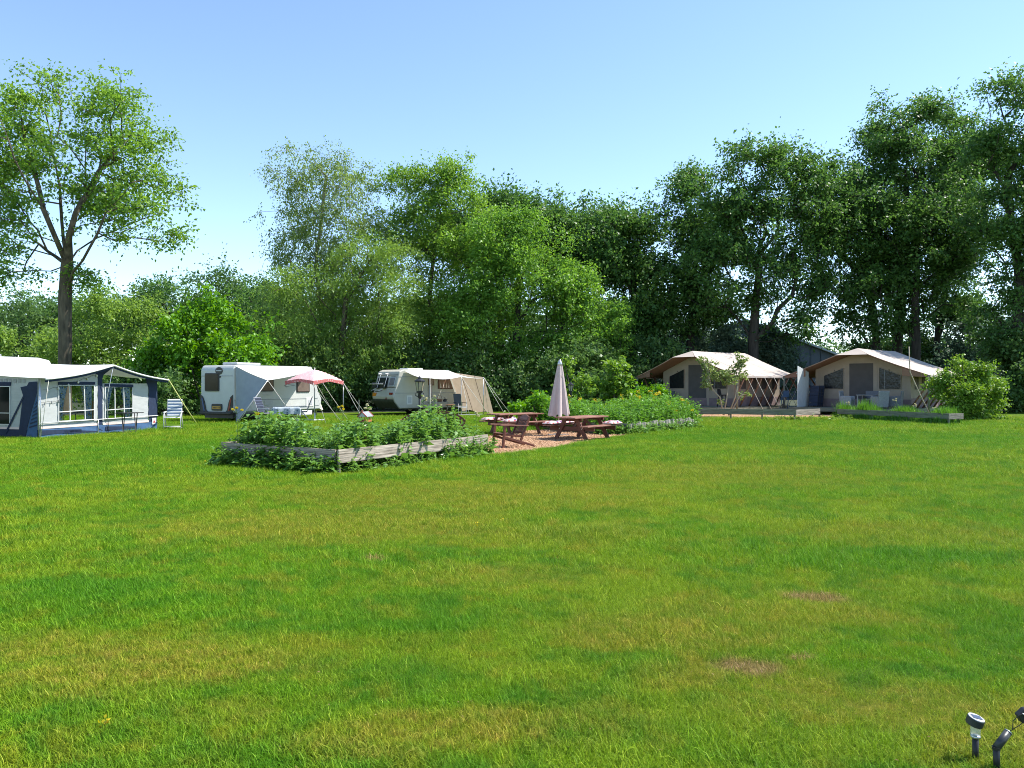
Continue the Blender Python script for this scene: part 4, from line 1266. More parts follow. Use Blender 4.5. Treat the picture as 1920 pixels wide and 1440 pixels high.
def cloth_table():
    c = G(537, 795)
    t = thing('garden_table', 'white legged table under a marbled blue grey cloth by the pink parasol', 'table', c, R(18))
    for sx in (-.45, .45):
        for sy in (-.32, .32):
            rod('leg', [(sx, sy, 0), (sx * .95, sy * .95, .68)], .035, M_WHITE2, t)
    MB().box((0, 0, .69), (1.05, .78, .04)).build('tabletop', M_WHITE2, t, bevel=.02)
    cl = thing('tablecloth', 'marbled blue grey cloth hanging over the white legged table', 'tablecloth', c + Vector((0, 0, .715)), R(18))
    def f(a, b):
        u, v = a * 2 - 1, b * 2 - 1
        X, Y = u * .78, v * .62
        ox, oy = max(0, abs(X) - .53), max(0, abs(Y) - .40)
        x = max(-.53, min(.53, X)) + (math.copysign(.03, X) if ox else 0) * (1 + .8 * math.sin(Y * 14))
        y = max(-.40, min(.40, Y)) + (math.copysign(.03, Y) if oy else 0) * (1 + .8 * math.sin(X * 14))
        return (x, y, .004 - ox * 1.25 - oy * 1.25)
    MB().sheet(f, 30, 26).build('cloth', M_TCLOTH, cl, smooth=True)
cloth_table()
NV2 = PLAIN('navy_gap', (.055, .07, .11), .85)
recliner('reclining_chair', 'dark navy reclining chair on the badge side of the cloth covered table', G(500, 794), R(75), M_NAVYP, NV2, M_LGREY, 'navy recliners by the pink parasol', recl=.38)
recliner('reclining_chair', 'dark navy reclining chair between the cloth covered table and the parasol pole', G(566, 790), R(-75), M_NAVYP, NV2, M_LGREY, 'navy recliners by the pink parasol', recl=.38)

def caravan_two():
    r0 = G(741, 778.5); d = Vector((.72, .694, 0)).normalized()
    rz = math.atan2(d.y, d.x)
    t = thing('caravan', 'older cream caravan with bicycle carrier and raked ends, beige windbreak beside it', 'caravan', r0, rz)
    Wd = 2.05
    prof = [(.30, .34), (-.05, .74), (-.12, .98), (.05, 1.5), (.28, 2.38), (.55, 2.50), (3.55, 2.50), (3.85, 2.42), (4.75, 1.10), (4.7, .34)]
    extrude_profile('body', prof, 0, Wd, M_CREAM, t, .06)
    ax, az = (1, 0, 0), (0, 0, 1)
    rs = Vector((.05 - .28, 0, 1.5 - 2.38)).normalized() * -1      # up along the raked rear
    rn = Vector((0, -1, 0)).cross(rs)
    P = lambda z: .05 + (.28 - .05) * (z - 1.5) / .88
    mp = PM('plum_pane', (.14, .11, .13), .12, .2, 3, spec=.7)
    window_obj(t, (P(1.82), .44, 1.82), .52, .52, (0, -1, 0), rs, glass=mp, frame=M_LGREY)
    window_obj(t, (P(1.72), 1.35, 1.75), .98, .62, (0, -1, 0), rs)
    for z in (2.20, 1.52):
        bar('trim_line', (P(z) - .012, .03, z), (P(z) - .012, Wd - .03, z), .015, .03, M_BLACK, t)
    MB().box((P(2.07) - .02, .42, 2.08), (.03, .36, .05)).build('vent', M_BLACK, t)
    # rear lights and lower skirt
    for (y, m, w) in ((Wd - .18, M_AMBER, .34), (.30, M_REDL, .30)):
        MB().box((-.075, y, 1.10 if m is M_AMBER else 1.17), (.06, w, .24 if m is M_AMBER else .12)).build('tail_light', m, t, bevel=.015)
    MB().prism([(.27, .03, .34), (-.085, .03, .74), (-.115, .03, .86), (-.115, Wd - .03, .86), (-.085, Wd - .03, .74), (.27, Wd - .03, .34)], (-.02, 0, 0)).build('rear_skirt', M_SKIRTG, t)
    MB().prism([(-.125, .62, .86), (-.125, .74, .86), (-.125, .68, 1.0)], (-.01, 0, 0)).build('reflector', M_REDL, t)
    # bicycle carrier
    k = MB()
    for y in (.95, 1.62):
        k.tube([(P(2.3) - .05, y, 2.30), (P(2.2) - .22, y, 2.26), (P(2.25) - .26, y - .12, 2.24)], .022, 5)
        k.tube([(P(2.28) - .05, y, 2.30), (P(1.5) - .12, y, 1.50), (-.45, y, 1.32)], .016, 5)
    k.tube([(-.30, .75, 1.70), (-.30, 1.95, 1.70)], .02, 5)
    k.build('carrier_frame', M_WHITE2, t, smooth=True)
    bk = MB()
    for y in (.95, 1.7): bk.box((-.18, y + .05, 1.62), (.05, .42, .34))
    bk.build('carrier_pad', M_BLACK, t, bevel=.03)
    rod('carrier_rail', [(-.42, .62, 1.34), (-.40, 1.2, 1.28), (-.42, 1.9, 1.40)], .02, M_BLACK, t)
    # side
    for z in (2.10, 1.20):
        bar('trim_line', (P(z) + .05 if z > 1.5 else 0, -.008, z), (3.95 if z > 2 else 4.6, -.008, z), .012, .03, M_GREY, t)
    panel_obj('door', M_CREAM, t, (2.02, 0, 1.23), .62, 1.74, ax, az, .02, .04)
    bar('door_handle', (1.82, -.03, 1.46), (1.90, -.03, 1.46), .02, .03, M_BLACK, t)
    bar('awning_channel', (1.62, -.012, .40), (1.62, -.012, 2.3), .02, .03, M_GREY, t)
    mb = PM('brown_pane', (.15, .085, .06), .15, .3, 3, spec=.7)
    pts = [(2.95, 1.42), (4.05, 1.42), (3.78, 2.06), (2.95, 2.06)]
    w = MB().prism([(x, 0, z) for x, z in pts], (0, -.03, 0)).build('window', PLAIN('brown_rim', (.10, .04, .025)), t)
    MB().prism([(3.0 + (x - 2.95) * .92, -.03, 1.46 + (z - 1.42) * .88) for x, z in pts], (0, -.012, 0)).build('pane', mb, w)
    for xx in (3.08, 3.3, 3.5, 3.68):
        MB().prism([(xx, -.043, 1.48), (xx + .10, -.043, 1.48), (xx + .04, -.043, 1.82 - .1 * abs(xx - 3.3))], (0, -.004, 0)).build('curtain', M_PINKSTRIP, w)
    window_obj(t, (2.45, 0, 1.84), .42, .44, ax, az, glass=mb, frame=PLAIN('brown_rim2', (.10, .04, .025)))
    panel_obj('vent_frame', M_WHITE2, t, (.95, 0, .82), .38, .50, ax, az, .02, .05)
    panel_obj('vent', M_LGREY, t, (.95, -.02, .82), .24, .34, ax, az, .01, .03)
    MB().box((1.75, .9, 2.54), (1.1, .8, .10)).build('roof_hatch', M_WHITE2, t, bevel=.04)
    wheel(t, 2.3, .2); wheel(t, 2.3, Wd - .2)
    MB().box((2.4, .14, .36), (3.6, .04, .14)).build('sill', M_BLACK, t)
    rod('drawbar', [(4.6, .5, .45), (5.8, 1.0, .45)], .05, M_GREY, t); rod('drawbar', [(4.6, 1.5, .45), (5.8, 1.0, .45)], .05, M_GREY, t)
    # canopy, windbreak
    s = thing('sun_canopy', 'white sun canopy with beige windbreak end, fixed to the cream caravan', 'awning', r0, rz)
    K, K2 = Vector((.62, -.04, 2.42)), Vector((3.7, -.04, 2.48))
    A, B, Cc = Vector((.75, -2.1, 2.02)), Vector((2.75, -2.3, 2.10)), Vector((4.35, -2.35, 2.08))
    def can(a, b):
        top = K.lerp(K2, a)
        low = A.lerp(B, a / .6) if a < .6 else B.lerp(Cc, (a - .6) / .4)
        e = top.lerp(low, b)
        return e - Vector((0, 0, .12 * math.sin(math.pi * b) + .10 * b * abs(math.sin(math.pi * a / .6)) * (1 if a < .6 else .7)))
    MB().sheet(can, 20, 8).build('canopy', PM('canopy_white', (.68, .68, .66), .85, .04, 3, transl=.15, bump=.15, bscale=3), s, smooth=True)
    def wb(a, b):
        top = Vector((3.75, -.03, 2.40)).lerp(Cc, a)
        bot = Vector((4.75, -.03, .12)).lerp(Vector((4.75, -2.75, .02)), a)
        p = bot.lerp(top, b)
        return p + Vector((.05 * math.sin(a * 7) * math.sin(math.pi * b), 0, .10 * math.sin(math.pi * a * 2) ** 2 * (1 - b)))
    MB().sheet(wb, 12, 12).build('windbreak', M_BEIGE, s, smooth=True)
    def wf_(a, b):
        top = Cc.lerp(Vector((4.0, -2.34, 2.08)), a); bot = Vector((4.75, -2.75, .02)).lerp(Vector((3.5, -2.55, .02)), a)
        p = bot.lerp(top, b)
        return p
    for a in (.35, .75):
        rod('seam', [Vector(wb(a, b / 8)) + Vector((-.02, 0, 0)) for b in range(9)], .012, PLAIN('seam_brown', (.17, .12, .09)), s, 4)
    for p in (A, B, Cc):
        rod('pole', [p, Vector((p.x, p.y, 0))], .018, M_CHROME, s)
    for (a, b) in ((B, (3.9, -3.3, .02)), (B, (2.4, -3.4, .02)), (Cc, (4.9, -3.5, .02)), (Cc, (5.9, -2.9, .02)), (A, (.1, -3.0, .02))):
        peg_rope(s, a, b)
    bar('groundsheet_edge', (.6, -2.3, .012), (4.4, -2.3, .012), .10, .02, M_LGREY, s)
    # furniture under it
    def loc(x, y): return t.matrix_basis @ Vector((x, y, 0))
    def folding_chair(label, p, rzz):
        c = thing('folding_chair', label, 'chair', p, rzz)
        MB().box((0, 0, .44), (.48, .46, .03)).build('seat', M_GREY, c, bevel=.01)
        MB().box((0, .30, .82), (.48, .03, .68), Matrix.Rotation(-.22, 3, 'X')).build('backrest', PLAIN('slate_fabric', (.055, .06, .07), .8), c, bevel=.01)
        for sx in (-.26, .26):
            rod('leg', [(sx, -.24, 0), (sx, -.22, .64)], .015, M_LGREY, c)
            rod('leg', [(sx, .30, 0), (sx, .22, .64)], .015, M_LGREY, c)
            bar('armrest', (sx, -.28, .65), (sx, .28, .66), .05, .03, M_BLACK, c)
        for z in (.14, .40): rod('stretcher', [(-.26, -.235, z), (.26, -.235, z)], .014, M_LGREY, c)
        return c
    folding_chair('grey folding armchair standing at the beige windbreak', loc(3.15, -1.75), rz - R(10))
    st = thing('side_table', 'small round brown side table beside the grey folding armchair', 'table', loc(2.35, -1.85), rz)
    m_br = PM('brown_wood', (.20, .10, .05), .6, .3, 6)
    MB().lathe([(.24, .52), (.26, .54), (.26, .57), (.24, .58)], 14).build('tabletop', m_br, st)
    for k in range(3):
        a = R(120 * k + 30)
        rod('leg', [(.24 * math.cos(a), .24 * math.sin(a), 0), (.14 * math.cos(a), .14 * math.sin(a), .53)], .022, m_br, st)
    ft = thing('camping_table', 'dark camping table under the canopy of the cream caravan', 'table', loc(2.1, -1.1), rz)
    MB().box((0, 0, .70), (1.1, .65, .03)).build('tabletop', M_GREY, ft, bevel=.008)
    for sx in (-.48, .48):
        for sy in (-.26, .26): rod('leg', [(sx, sy, 0), (sx, sy, .69)], .016, M_CHROME, ft)
    bs = thing('wicker_basket', 'brown wicker basket with round handle on the dark camping table', 'basket', loc(2.2, -1.1) + Vector((0, 0, .716)), rz)
    MB().lathe([(.13, 0), (.18, .16), (.165, .16), (.12, .02)], 14).build('bowl', m_br, bs, smooth=True)
    rod('handle', [(.17 * math.cos(R(a)), 0, .15 + .22 * math.sin(R(a))) for a in range(0, 181, 20)], .014, m_br, bs)
    kt = thing('kettle', 'small black kettle beside the basket on the dark camping table', 'kettle', loc(2.58, -1.1) + Vector((0, 0, .716)), rz)
    MB().lathe([(.09, 0), (.11, .05), (.08, .14), (.02, .17)], 12).build('pot', M_BLACK, kt, smooth=True)
    rod('spout', [(.08, 0, .06), (.17, 0, .15)], .018, M_BLACK, kt); rod('handle', [(-.06, 0, .13), (-.02, 0, .24), (.06, 0, .13)], .009, M_BLACK, kt)
    tw = thing('towel', 'pale towel hanging from the small window ledge of the cream caravan', 'towel', loc(2.25, -.10), rz)
    MB().sheet(lambda a, b: (.02 + .16 * a, -.02 + .02 * math.sin(a * 9), .95 + .72 * b), 6, 6).build('cloth', M_PARASOL, tw, smooth=True, thick=.01)
caravan_two()

# ------------------------------------------------------------------ the two canvas lodges
def lodge(label, F, d, half, Lr, seed, extra):
    """local x from the front edge backwards, -y is the right hand side seen from the front"""
    rz = math.atan2(d[1], d[0])
    t = thing('canvas_lodge', label, 'tent', Vector((F[0], F[1], 0)), rz)
    q, hw, fl = 1.35, 2.62, .40
    ZR, ZE = 3.70, 2.15
    rz_at = lambda y: ZR - (ZR - ZE) * abs(y) / half
    def slope(s, dz):
        def fn(a, b):     # a: front to back, b: ridge to eave
            x = Lr * a
            if a == 0 and b < .2: pass
            y = s * half * b
            z = ZR - (ZR - ZE) * b - .10 * math.sin(math.pi * b) * (.6 + .4 * math.sin(math.pi * a)) - .05 * math.sin(math.pi * a) * (1 - b) * 0.6
            # the front end of the ridge starts back and a small hip closes it
            x = x + (1 - a) * max(0.0, .85 * (1 - b / .22)) if b < .22 else x
            return (x, y, z + dz)
        return fn
    mb = MB()
    for s in (1, -1): mb.sheet(slope(s, 0), 12, 14)
    mb.build('roof', M_TENTROOF, t, smooth=True)
    for s in (1, -1):      # lapped seams down the roof cloth
        for a in (.26, .5, .75):
            MB().sheet(lambda u, v: slope(s, .012)(a + (u - .5) * .010, v), 1, 14).build('seam', M_TENTROOF, t)
    # hip at the front of the ridge
    f1, f2 = Vector(slope(1, 0)(0, 3 / 14)), Vector(slope(-1, 0)(0, 3 / 14))
    rp = Vector(slope(1, 0)(0, 0))
    MB().add([rp + Vector((0, 0, .004)), f1 + Vector((-.08, .02, -.02)), f2 + Vector((-.08, -.02, -.02))], [(0, 1, 2)]).build('hood', M_TENTROOF, t)
    mb = MB()
    for s in (1, -1): mb.sheet(slope(s, -.05), 12, 14)
    mb.build('roof_lining', M_LINING, t, smooth=True)
    for s in (1, -1):
        fn = slope(s, 0)
        MB().sheet(lambda a, b: tuple(Vector(fn(a, 1)) + Vector((0, s * .012, .0 - .10 * b))), 12, 1).build('eave_flap', M_TENTROOF, t)
    # outer corner flap, seen hanging at the front
    for s in (1, -1):
        MB().add([(.02, s * half, ZE), (.02, s * hw, rz_at(hw) - .12), (.02, s * hw, ZE - .02), (.02, s * half, ZE - .10)], [(0, 1, 2, 3)]).build('front_flap', M_LINING, t)
    # ---- walls
    wallz = lambda y: rz_at(y) - .14
    ys = [hw, 1.95, .62, -.62, -1.95, -hw]
    MB().prism([(q, hw, fl), (q, hw, wallz(hw)), (q, 0, wallz(0)), (q, -hw, wallz(hw)), (q, -hw, fl)], (.03, 0, 0)).build('front_wall', M_TENTWALL, t)
    for s in (1, -1):
        MB().prism([(q + .03, s * hw, fl), (q + .03, s * hw, wallz(hw)), (Lr - .3, s * hw, wallz(hw)), (Lr - .3, s * hw, fl)], (0, -s * .03, 0)).build('side_wall', M_TENTWALL, t)
    MB().prism([(Lr - .3, hw, fl), (Lr - .3, hw, wallz(hw)), (Lr - .3, 0, wallz(0)), (Lr - .3, -hw, wallz(hw)), (Lr - .3, -hw, fl)], (.03, 0, 0)).build('back_wall', M_TENTWALL, t)
    def front(name, pts, off, mat, par=t, th=.02):
        return MB().prism([(q - off, y, z) for y, z in pts], (-th, 0, 0)).build(name, mat, par)
    # door panel
    front('door', [(.66, fl + .42), (.66, 2.86), (-.66, 2.86), (-.66, fl + .42)], .004, M_DOORC)
    front('door_skirt', [(.70, fl), (.70, fl + .46), (-.70, fl + .46), (-.70, fl)], .008, M_MAUVE)
    for s in (1, -1):
        front('door_edge', [(s * .66, fl), (s * .66, 2.9), (s * .86, 2.9), (s * .86, fl)], .010, M_TENTWALL, th=.012)
        pts = [(s * .98, 1.42), (s * .98, 2.62), (s * 2.12, 2.18), (s * 2.12, 1.42)]
        w = front('window', pts, .003, M_VINYL)
        for i in range(4):
            a, b = pts[i], pts[(i + 1) % 4]
            bar('frame', (q - .024, a[0], a[1]), (q - .024, b[0], b[1]), .02, .05, M_TENTWALL, w, up=(1, 0, 0))
        if s < 0: bar('frame', (q - .028, s * 1.28, 1.42), (q - .028, s * 1.28, 2.46), .015, .02, M_LGREY, w, up=(1, 0, 0))
        front('front_skirt', [(s * .87, fl), (s * .87, fl + .46), (s * hw, fl + .46), (s * hw, fl)], .006, M_MAUVE)
        front('corner_edge', [(s * 2.42, fl), (s * 2.42, wallz(2.42) - .02), (s * hw, wallz(hw) - .02), (s * hw, fl)], .012, M_TENTWALL, th=.012)
        bar('strap', (q - .03, s * 1.5, 2.36), (q - .03, s * 1.5, 2.52), .02, .03, M_BLACK, t, up=(1, 0, 0))
    # visible side: skirt and three netted windows
    for s in (1, -1):
        o = s * (hw + .004)
        MB().prism([(q, o, fl), (q, o, fl + .52), (Lr - .3, o, fl + .52), (Lr - .3, o, fl)], (0, s * .02, 0)).build('side_skirt', M_MAUVE, t)
        for k in range(4):
            x = q + .55 + k * 1.12
            w = MB().prism([(x, o, 1.40), (x, o, 2.38), (x + .58, o, 2.38), (x + .58, o, 1.40)], (0, s * .014, 0)).build('window', M_SCREEN, t)
    # ---- deck
    n = 18
    x0, x1 = -1.05, q + .1
    for k in range(n):
        xx = x0 + (x1 - x0) * (k + .5) / n
        bar('plank', (xx, -3.1, fl - .025), (xx, 3.1, fl - .025), (x1 - x0) / n - .012, .035, M_GREENWOOD, t)
    bar('fascia', (x0 - .03, -3.1, fl - .11), (x0 - .03, 3.1, fl - .11), .035, .20, M_GREENWOOD, t)
    for s in (1, -1): bar('fascia', (x0, s * 3.12, fl - .11), (Lr - .2, s * 3.12, fl - .11), .035, .20, M_GREENWOOD, t)
    MB().box(((q + Lr) / 2, 0, fl - .03), (Lr - q - .3, 6.1, .03)).build('floor_board', M_GREENWOOD, t)
    for k in range(5):
        for xx in (x0 + .1, Lr - .5):
            bar('deck_post', (xx, -2.9 + 1.45 * k, -.05), (xx, -2.9 + 1.45 * k, fl - .06), .09, .09, M_GREENWOOD, t)
    # ---- poles and ropes
    r = random.Random(seed)
    for s in (1, -1):
        rod('post', [(.05, s * (half - .08), -.05), (.05, s * (half - .08), ZE)], .06, M_GREENWOOD, t, 8)
        for k in range(7):
            x = .75 + k * (Lr - .9) / 6
            xx = x + r.uniform(-.05, .05)
            rod('pole', [(xx + .02, s * (hw + .12), fl - .1), (xx, s * (half - .06), ZE - .02)], .05, M_POLE, t, 7)
            peg_rope(t, (xx + .1, s * half, ZE - .03), (xx + .15, s * (half + 1.15), .02), .012)
            rod('peg', [(xx + .15, s * (half + 1.15), -.05), (xx + .15, s * (half + 1.18), .10)], .02, M_POLE, t, 5)
    extra(t, rz, q, hw, fl, half)
    return t

M_WPLANK = PM('white_painted_board', (.55, .58, .57), .6, .12, 6, stretch=(8, 8, 1))
def none_extra(t, rz, q, hw, fl, half):
    def loc(x, y, z=0.0): return t.matrix_basis @ Vector((x, y, z))
    # rattan corner seat on the deck
    so = thing('garden_sofa', 'grey rattan sofa on the deck of the lodge nearest the yellow flowered bed', 'sofa', loc(.55, 2.2, fl), rz - R(90))
    m_rat = PM('grey_rattan', (.085, .095, .11), .8, .3, 30, bump=.6)
    MB().box((0, 0, .22), (1.7, .72, .34)).build('base', m_rat, so, bevel=.03)
    MB().box((0, .32, .55), (1.7, .12, .62)).build('backrest', m_rat, so, bevel=.03)
    for sx in (-.80, .80): MB().box((sx, -.02, .42), (.12, .70, .30)).build('armrest', m_rat, so, bevel=.03)
    for sx in (-.38, .38): MB().box((sx, -.04, .44), (.70, .58, .10)).build('cushion', M_LGREY, so, bevel=.03)
    st = thing('bar_stool', 'black bar stool at the corner of the first lodge deck', 'stool', loc(.3, -2.5, fl), rz)
    stool_parts(st, M_BLACK)

def stool_parts(st, m):
    MB().box((0, 0, .66), (.36, .36, .06)).build('seat', m, st, bevel=.02)
    MB().prism([(-.18, .16, .69), (.18, .16, .69), (.14, .22, 1.02), (-.14, .22, 1.02)], (0, .03, 0)).build('backrest', m, st)
    for sx in (-1, 1):
        for sy in (-1, 1): rod('leg', [(sx * .19, sy * .19, 0), (sx * .14, sy * .14, .64)], .022, m, st)
    for sy in (-1, 1): rod('footrest', [(-.175, sy * .175, .25), (.175, sy * .175, .25)], .012, m, st)

def second_extra(t, rz, q, hw, fl, half):
    def loc(x, y, z=0.0): return t.matrix_basis @ Vector((x, y, z))
    # white boarded kitchen screen at the left end of the deck
    k = thing('wooden_screen', 'white boarded screen with sloping top at the open end of the second lodge deck', 'screen', loc(-.75, 2.75, fl), rz)
    for i in range(7):
        y = -.17 - .23 * i * .0
        x = .03 + .20 * i
        MB().box((x + .1, 0, (2.02 + .05 * (6 - i)) / 2), (.188, .025, 2.02 + .05 * (6 - i))).build('board', M_WPLANK, k)
    bar('rail', (0, .03, 1.9), (1.45, .03, 1.75), .03, .06, M_WPLANK, k)
    st = thing('bar_stool', 'navy blue bar stool in front of the white boarded screen', 'stool', loc(-1.0, 3.35, .0), rz - R(80))
    st.location.z = .30
    stool_parts(st, PLAIN('navy_paint', (.02, .05, .10), .5))
    pl = thing('plinth', 'low timber plinth under the navy bar stool', 'plinth', loc(-1.0, 3.42, 0), rz)
    for i in range(4): bar('plank', (-.4 + .22 * i, -.28, .28), (-.4 + .22 * i, .45, .28), .2, .04, M_GREENWOOD, pl)
    for i in (-.38, .26): bar('bearer', (i, -.24, .13), (i, .40, .13), .08, .26, M_GREENWOOD, pl)
    # folded loungers leaning in the corner
    for i in range(3):
        lg = thing('folded_lounger', ['navy folded lounger leaning closest to the white screen', 'navy folded lounger in the middle of the leaning set', 'navy folded lounger leaning closest to the lodge window'][i], 'lounger', loc(.15 + .22 * i, 2.25 - .05 * i, fl), rz + R(90), 'folded loungers leaning on the second deck')
        M = Matrix.Rotation(R(14), 3, 'X')
        for sx in (-.26, .26): MB().tube([M @ Vector((sx, 0, 0)), M @ Vector((sx, 0, 1.25))], .02, 5).build('frame', M_BLACK, lg)
        for kk in range(6): MB().box(M @ Vector((0, 0, .15 + kk * .2)), (.50, .04, .185), M).build('slat', M_NAVYP, lg)
    # dining set
    m_l = PM('pale_rattan', (.26, .27, .28), .8, .2, 30, bump=.5)
    m_g = PM('mid_rattan', (.15, .155, .17), .8, .2, 30, bump=.5)
    def tubchair(label, p, a, m, g='rattan chairs round the deck table'):
        c = thing('garden_chair', label, 'chair', p, a, g)
        MB().box((0, 0, .24), (.58, .56, .36)).build('seat', m, c, bevel=.03)
        MB().prism([(-.30, .24, .06), (.30, .24, .06), (.33, .32, .92), (-.33, .32, .92)], (0, .07, 0)).build('backrest', m, c, bevel=.02)
        for sx in (-.30, .30): MB().box((sx, 0, .38), (.08, .58, .52)).build('armrest', m, c, bevel=.03)
        MB().box((0, -.02, .45), (.48, .48, .06)).build('cushion', M_LGREY, c, bevel=.02)
        return c
    tubchair('pale rattan chair at the door side of the deck table', loc(-.15, .15, fl), rz + R(5), m_l)
    tubchair('darker rattan chair behind the deck table', loc(.75, -.75, fl), rz - R(80), m_g)
    tubchair('pale rattan chair turned with its back to the planter', loc(-.45, -1.65, fl), rz + R(150), m_l)
    tubchair('darker rattan chair at the corner pole of the second lodge', loc(.25, -2.2, fl), rz + R(190), m_g)
    tb = thing('garden_table', 'low dark table among the rattan chairs on the second deck', 'table', loc(.0, -.85, fl), rz)
    MB().box((0, 0, .70), (.8, .9, .04)).build('tabletop', M_GREY, tb, bevel=.01)
    for sx in (-.33, .33):
        for sy in (-.38, .38): MB().box((sx, sy, .34), (.06, .06, .68)).build('leg', M_GREY, tb)
lodge('canvas lodge on the left with dark rolled door, sapling and sunlit poles beside it', (10.25, 46.2), (.77, .64), 3.75, 6.4, 1, none_extra)
lodge('canvas lodge on the right with white boarded screen, next to the lime shrub', (18.70, 42.6), (.715, .695), 4.0, 6.4, 2, second_extra)

# ------------------------------------------------------------------ the dark barn behind
def barn():
    m = PM('dark_blue_cladding', (.065, .085, .105), .6, .1, 1.2)
    mr = PM('barn_roof_edge', (.34, .38, .40), .5, .1, 2)
    d0 = 84.0
    c = AT(1562, 668, d0); rx = (1562 - 1395) / FOC * d0
    z1, z2 = c.z, c.z + rx * .40
    t = thing('barn', 'big dark blue clad barn with low pitched roof between the lodges, behind the oaks', 'barn', (c.x - rx, d0, 0), R(-6))
    MB().prism([(-rx, 0, -.1), (rx, 0, -.1), (rx, 0, z1), (0, 0, z2), (-rx, 0, z1)], (0, 30, 0)).build('wall', m, t)
    for s in (1, -1):
        MB().prism([(0, -.5, z2 + .05), (s * (rx + .6), -.5, z1 - .19), (s * (rx + .6), -.5, z1 + .01), (0, -.5, z2 + .25)][::s], (0, 31, 0)).build('roof', mr, t)
    n = 18
    for k in range(n):
        x = -rx + 2 * rx * (k + .5) / n
        zt = z2 - (z2 - z1) * abs(x) / rx
        bar('batten', (x, -.03, 0), (x, -.03, zt - .06), .05, .12, m, t, up=(0, 1, 0))
barn()
# ------------------------------------------------------------------ picnic place
def cushion_mesh(w, l, h):
    def f(a, b):
        u, v = a * 2 - 1, b * 2 - 1
        k = (1 - abs(u) ** 4) * (1 - abs(v) ** 4)
        return (u * w / 2 * (1 - .06 * v * v), v * l / 2 * (1 - .06 * u * u), h * (.28 + .72 * max(0, k) ** .5) * (1 + .06 * math.sin(u * 5 + v * 4)))
    mb = MB().sheet(f, 12, 12)
    mb.sheet(lambda a, b: (f(a, b)[0], f(a, b)[1], h * .28 - h * .28 * max(0, (1 - abs(a * 2 - 1) ** 4) * (1 - abs(b * 2 - 1) ** 4)) ** .5), 12, 12)
    return mb

def cushion(label, p, rz, w=.42, l=.62, h=.11, tilt=0.0):
    t = thing('seat_cushion', label, 'cushion', p, 0, 'floral seat cushions on the picnic benches', rot=(tilt, 0, rz))
    cushion_mesh(w, l, h).build('pad', M_FLORAL, t, smooth=True)
    MB().tube([(w / 2 * math.cos(a) * 1.0, l / 2 * math.sin(a) * 1.0, h * .28) if False else
               (w / 2 * max(-1, min(1, 1.25 * math.cos(a))) * .97, l / 2 * max(-1, min(1, 1.25 * math.sin(a))) * .97, h * .28) for a in [2 * math.pi * k / 24 for k in range(25)]], .008, 5).build('piping', M_PARASOL, t)
    return t

def picnic_table(label, E, ax, n_len=1.9):
    """local x along the long side, the near end at x = 0"""
    rz = math.atan2(ax[1], ax[0])
    t = thing('picnic_table', label, 'picnic table', Vector((E[0], E[1], 0)), rz, 'red brown picnic tables')
    ZT = .70
    x0, x1 = -.28, n_len - .28
    r = random.Random(int(E[0] * 100))
    for k in range(5):
        y = -.31 + .155 * k
        j = r.uniform(-.012, .012)
        bar('plank', (x0 + j, y, ZT - .02 + j * .2), (x1 + j, y, ZT - .02 + j * .2), .145, .038, M_REDTOP, t, bevel=.006)
    for s in (1, -1):
        for k in range(2):
            y = s * (.60 + .155 * k)
            bar('seat_plank', (x0, y, .43), (x1, y, .43), .145, .038, M_REDTOP, t, bevel=.006)
    for xe in (.05, n_len - .62):
        for s in (1, -1):
            bar('leg', (xe, s * .56, 0), (xe, s * .20, ZT - .045), .045, .13, M_REDWOOD, t, up=(0, s, .4), bevel=.006)
        bar('seat_support', (xe + .05, -.80, .345), (xe + .05, .80, .345), .045, .13, M_REDWOOD, t, bevel=.006)
        bar('top_support', (xe + .05, -.37, ZT - .085), (xe + .05, .37, ZT - .085), .045, .09, M_REDWOOD, t, bevel=.006)
        for s in (1, -1):
            MB().lathe([(.012, 0), (.012, .012)], 8).build('bolt', M_CHROME, t).matrix_local = Matrix.Translation((xe - .026, s * .40, .345)) @ Matrix.Rotation(R(-90), 4, 'Y')
    xm = (n_len - .57) / 2
    for s in (1, -1):
        bar('brace', (.10 if s < 0 else n_len - .66, 0, .345), (xm + s * .12, 0, ZT - .05), .045, .08, M_REDWOOD, t)
    return t
EA, EB = (-.42, 26.0), (1.76, 23.45)
AXA, AXB = Vector((.80, .60, 0)), Vector((.62, .785, 0)).normalized()
ta = picnic_table('red brown picnic table nearer the caravans, left of the closed parasol', EA, AXA)
tb = picnic_table('red brown picnic table right of the closed parasol, nearest the lawn', EB, AXB)
def on(t, x, y, z): return t.matrix_basis @ Vector((x, y, z))
ra, rb = math.atan2(AXA.y, AXA.x), math.atan2(AXB.y, AXB.x)
cushion('floral cushion nearest the armchair on the bench facing the caravans', on(ta, .12, .68, .452), ra + R(90))
cushion('floral cushion deeper along the bench facing the caravans', on(ta, .82, .68, .452), ra + R(92))
cushion('floral cushion on the bench behind the armchair, facing the lawn', on(ta, .0, -.68, .452), ra + R(88))
cushion('floral cushion at the near end of the bench beside the closed parasol', on(tb, .05, .68, .452), rb + R(90))
cushion('floral cushion further along the bench beside the closed parasol', on(tb, .72, .68, .452), rb + R(88))
cushion('single floral cushion at the far end of the lawn side bench', on(tb, 1.35, -.68, .452), rb + R(90))

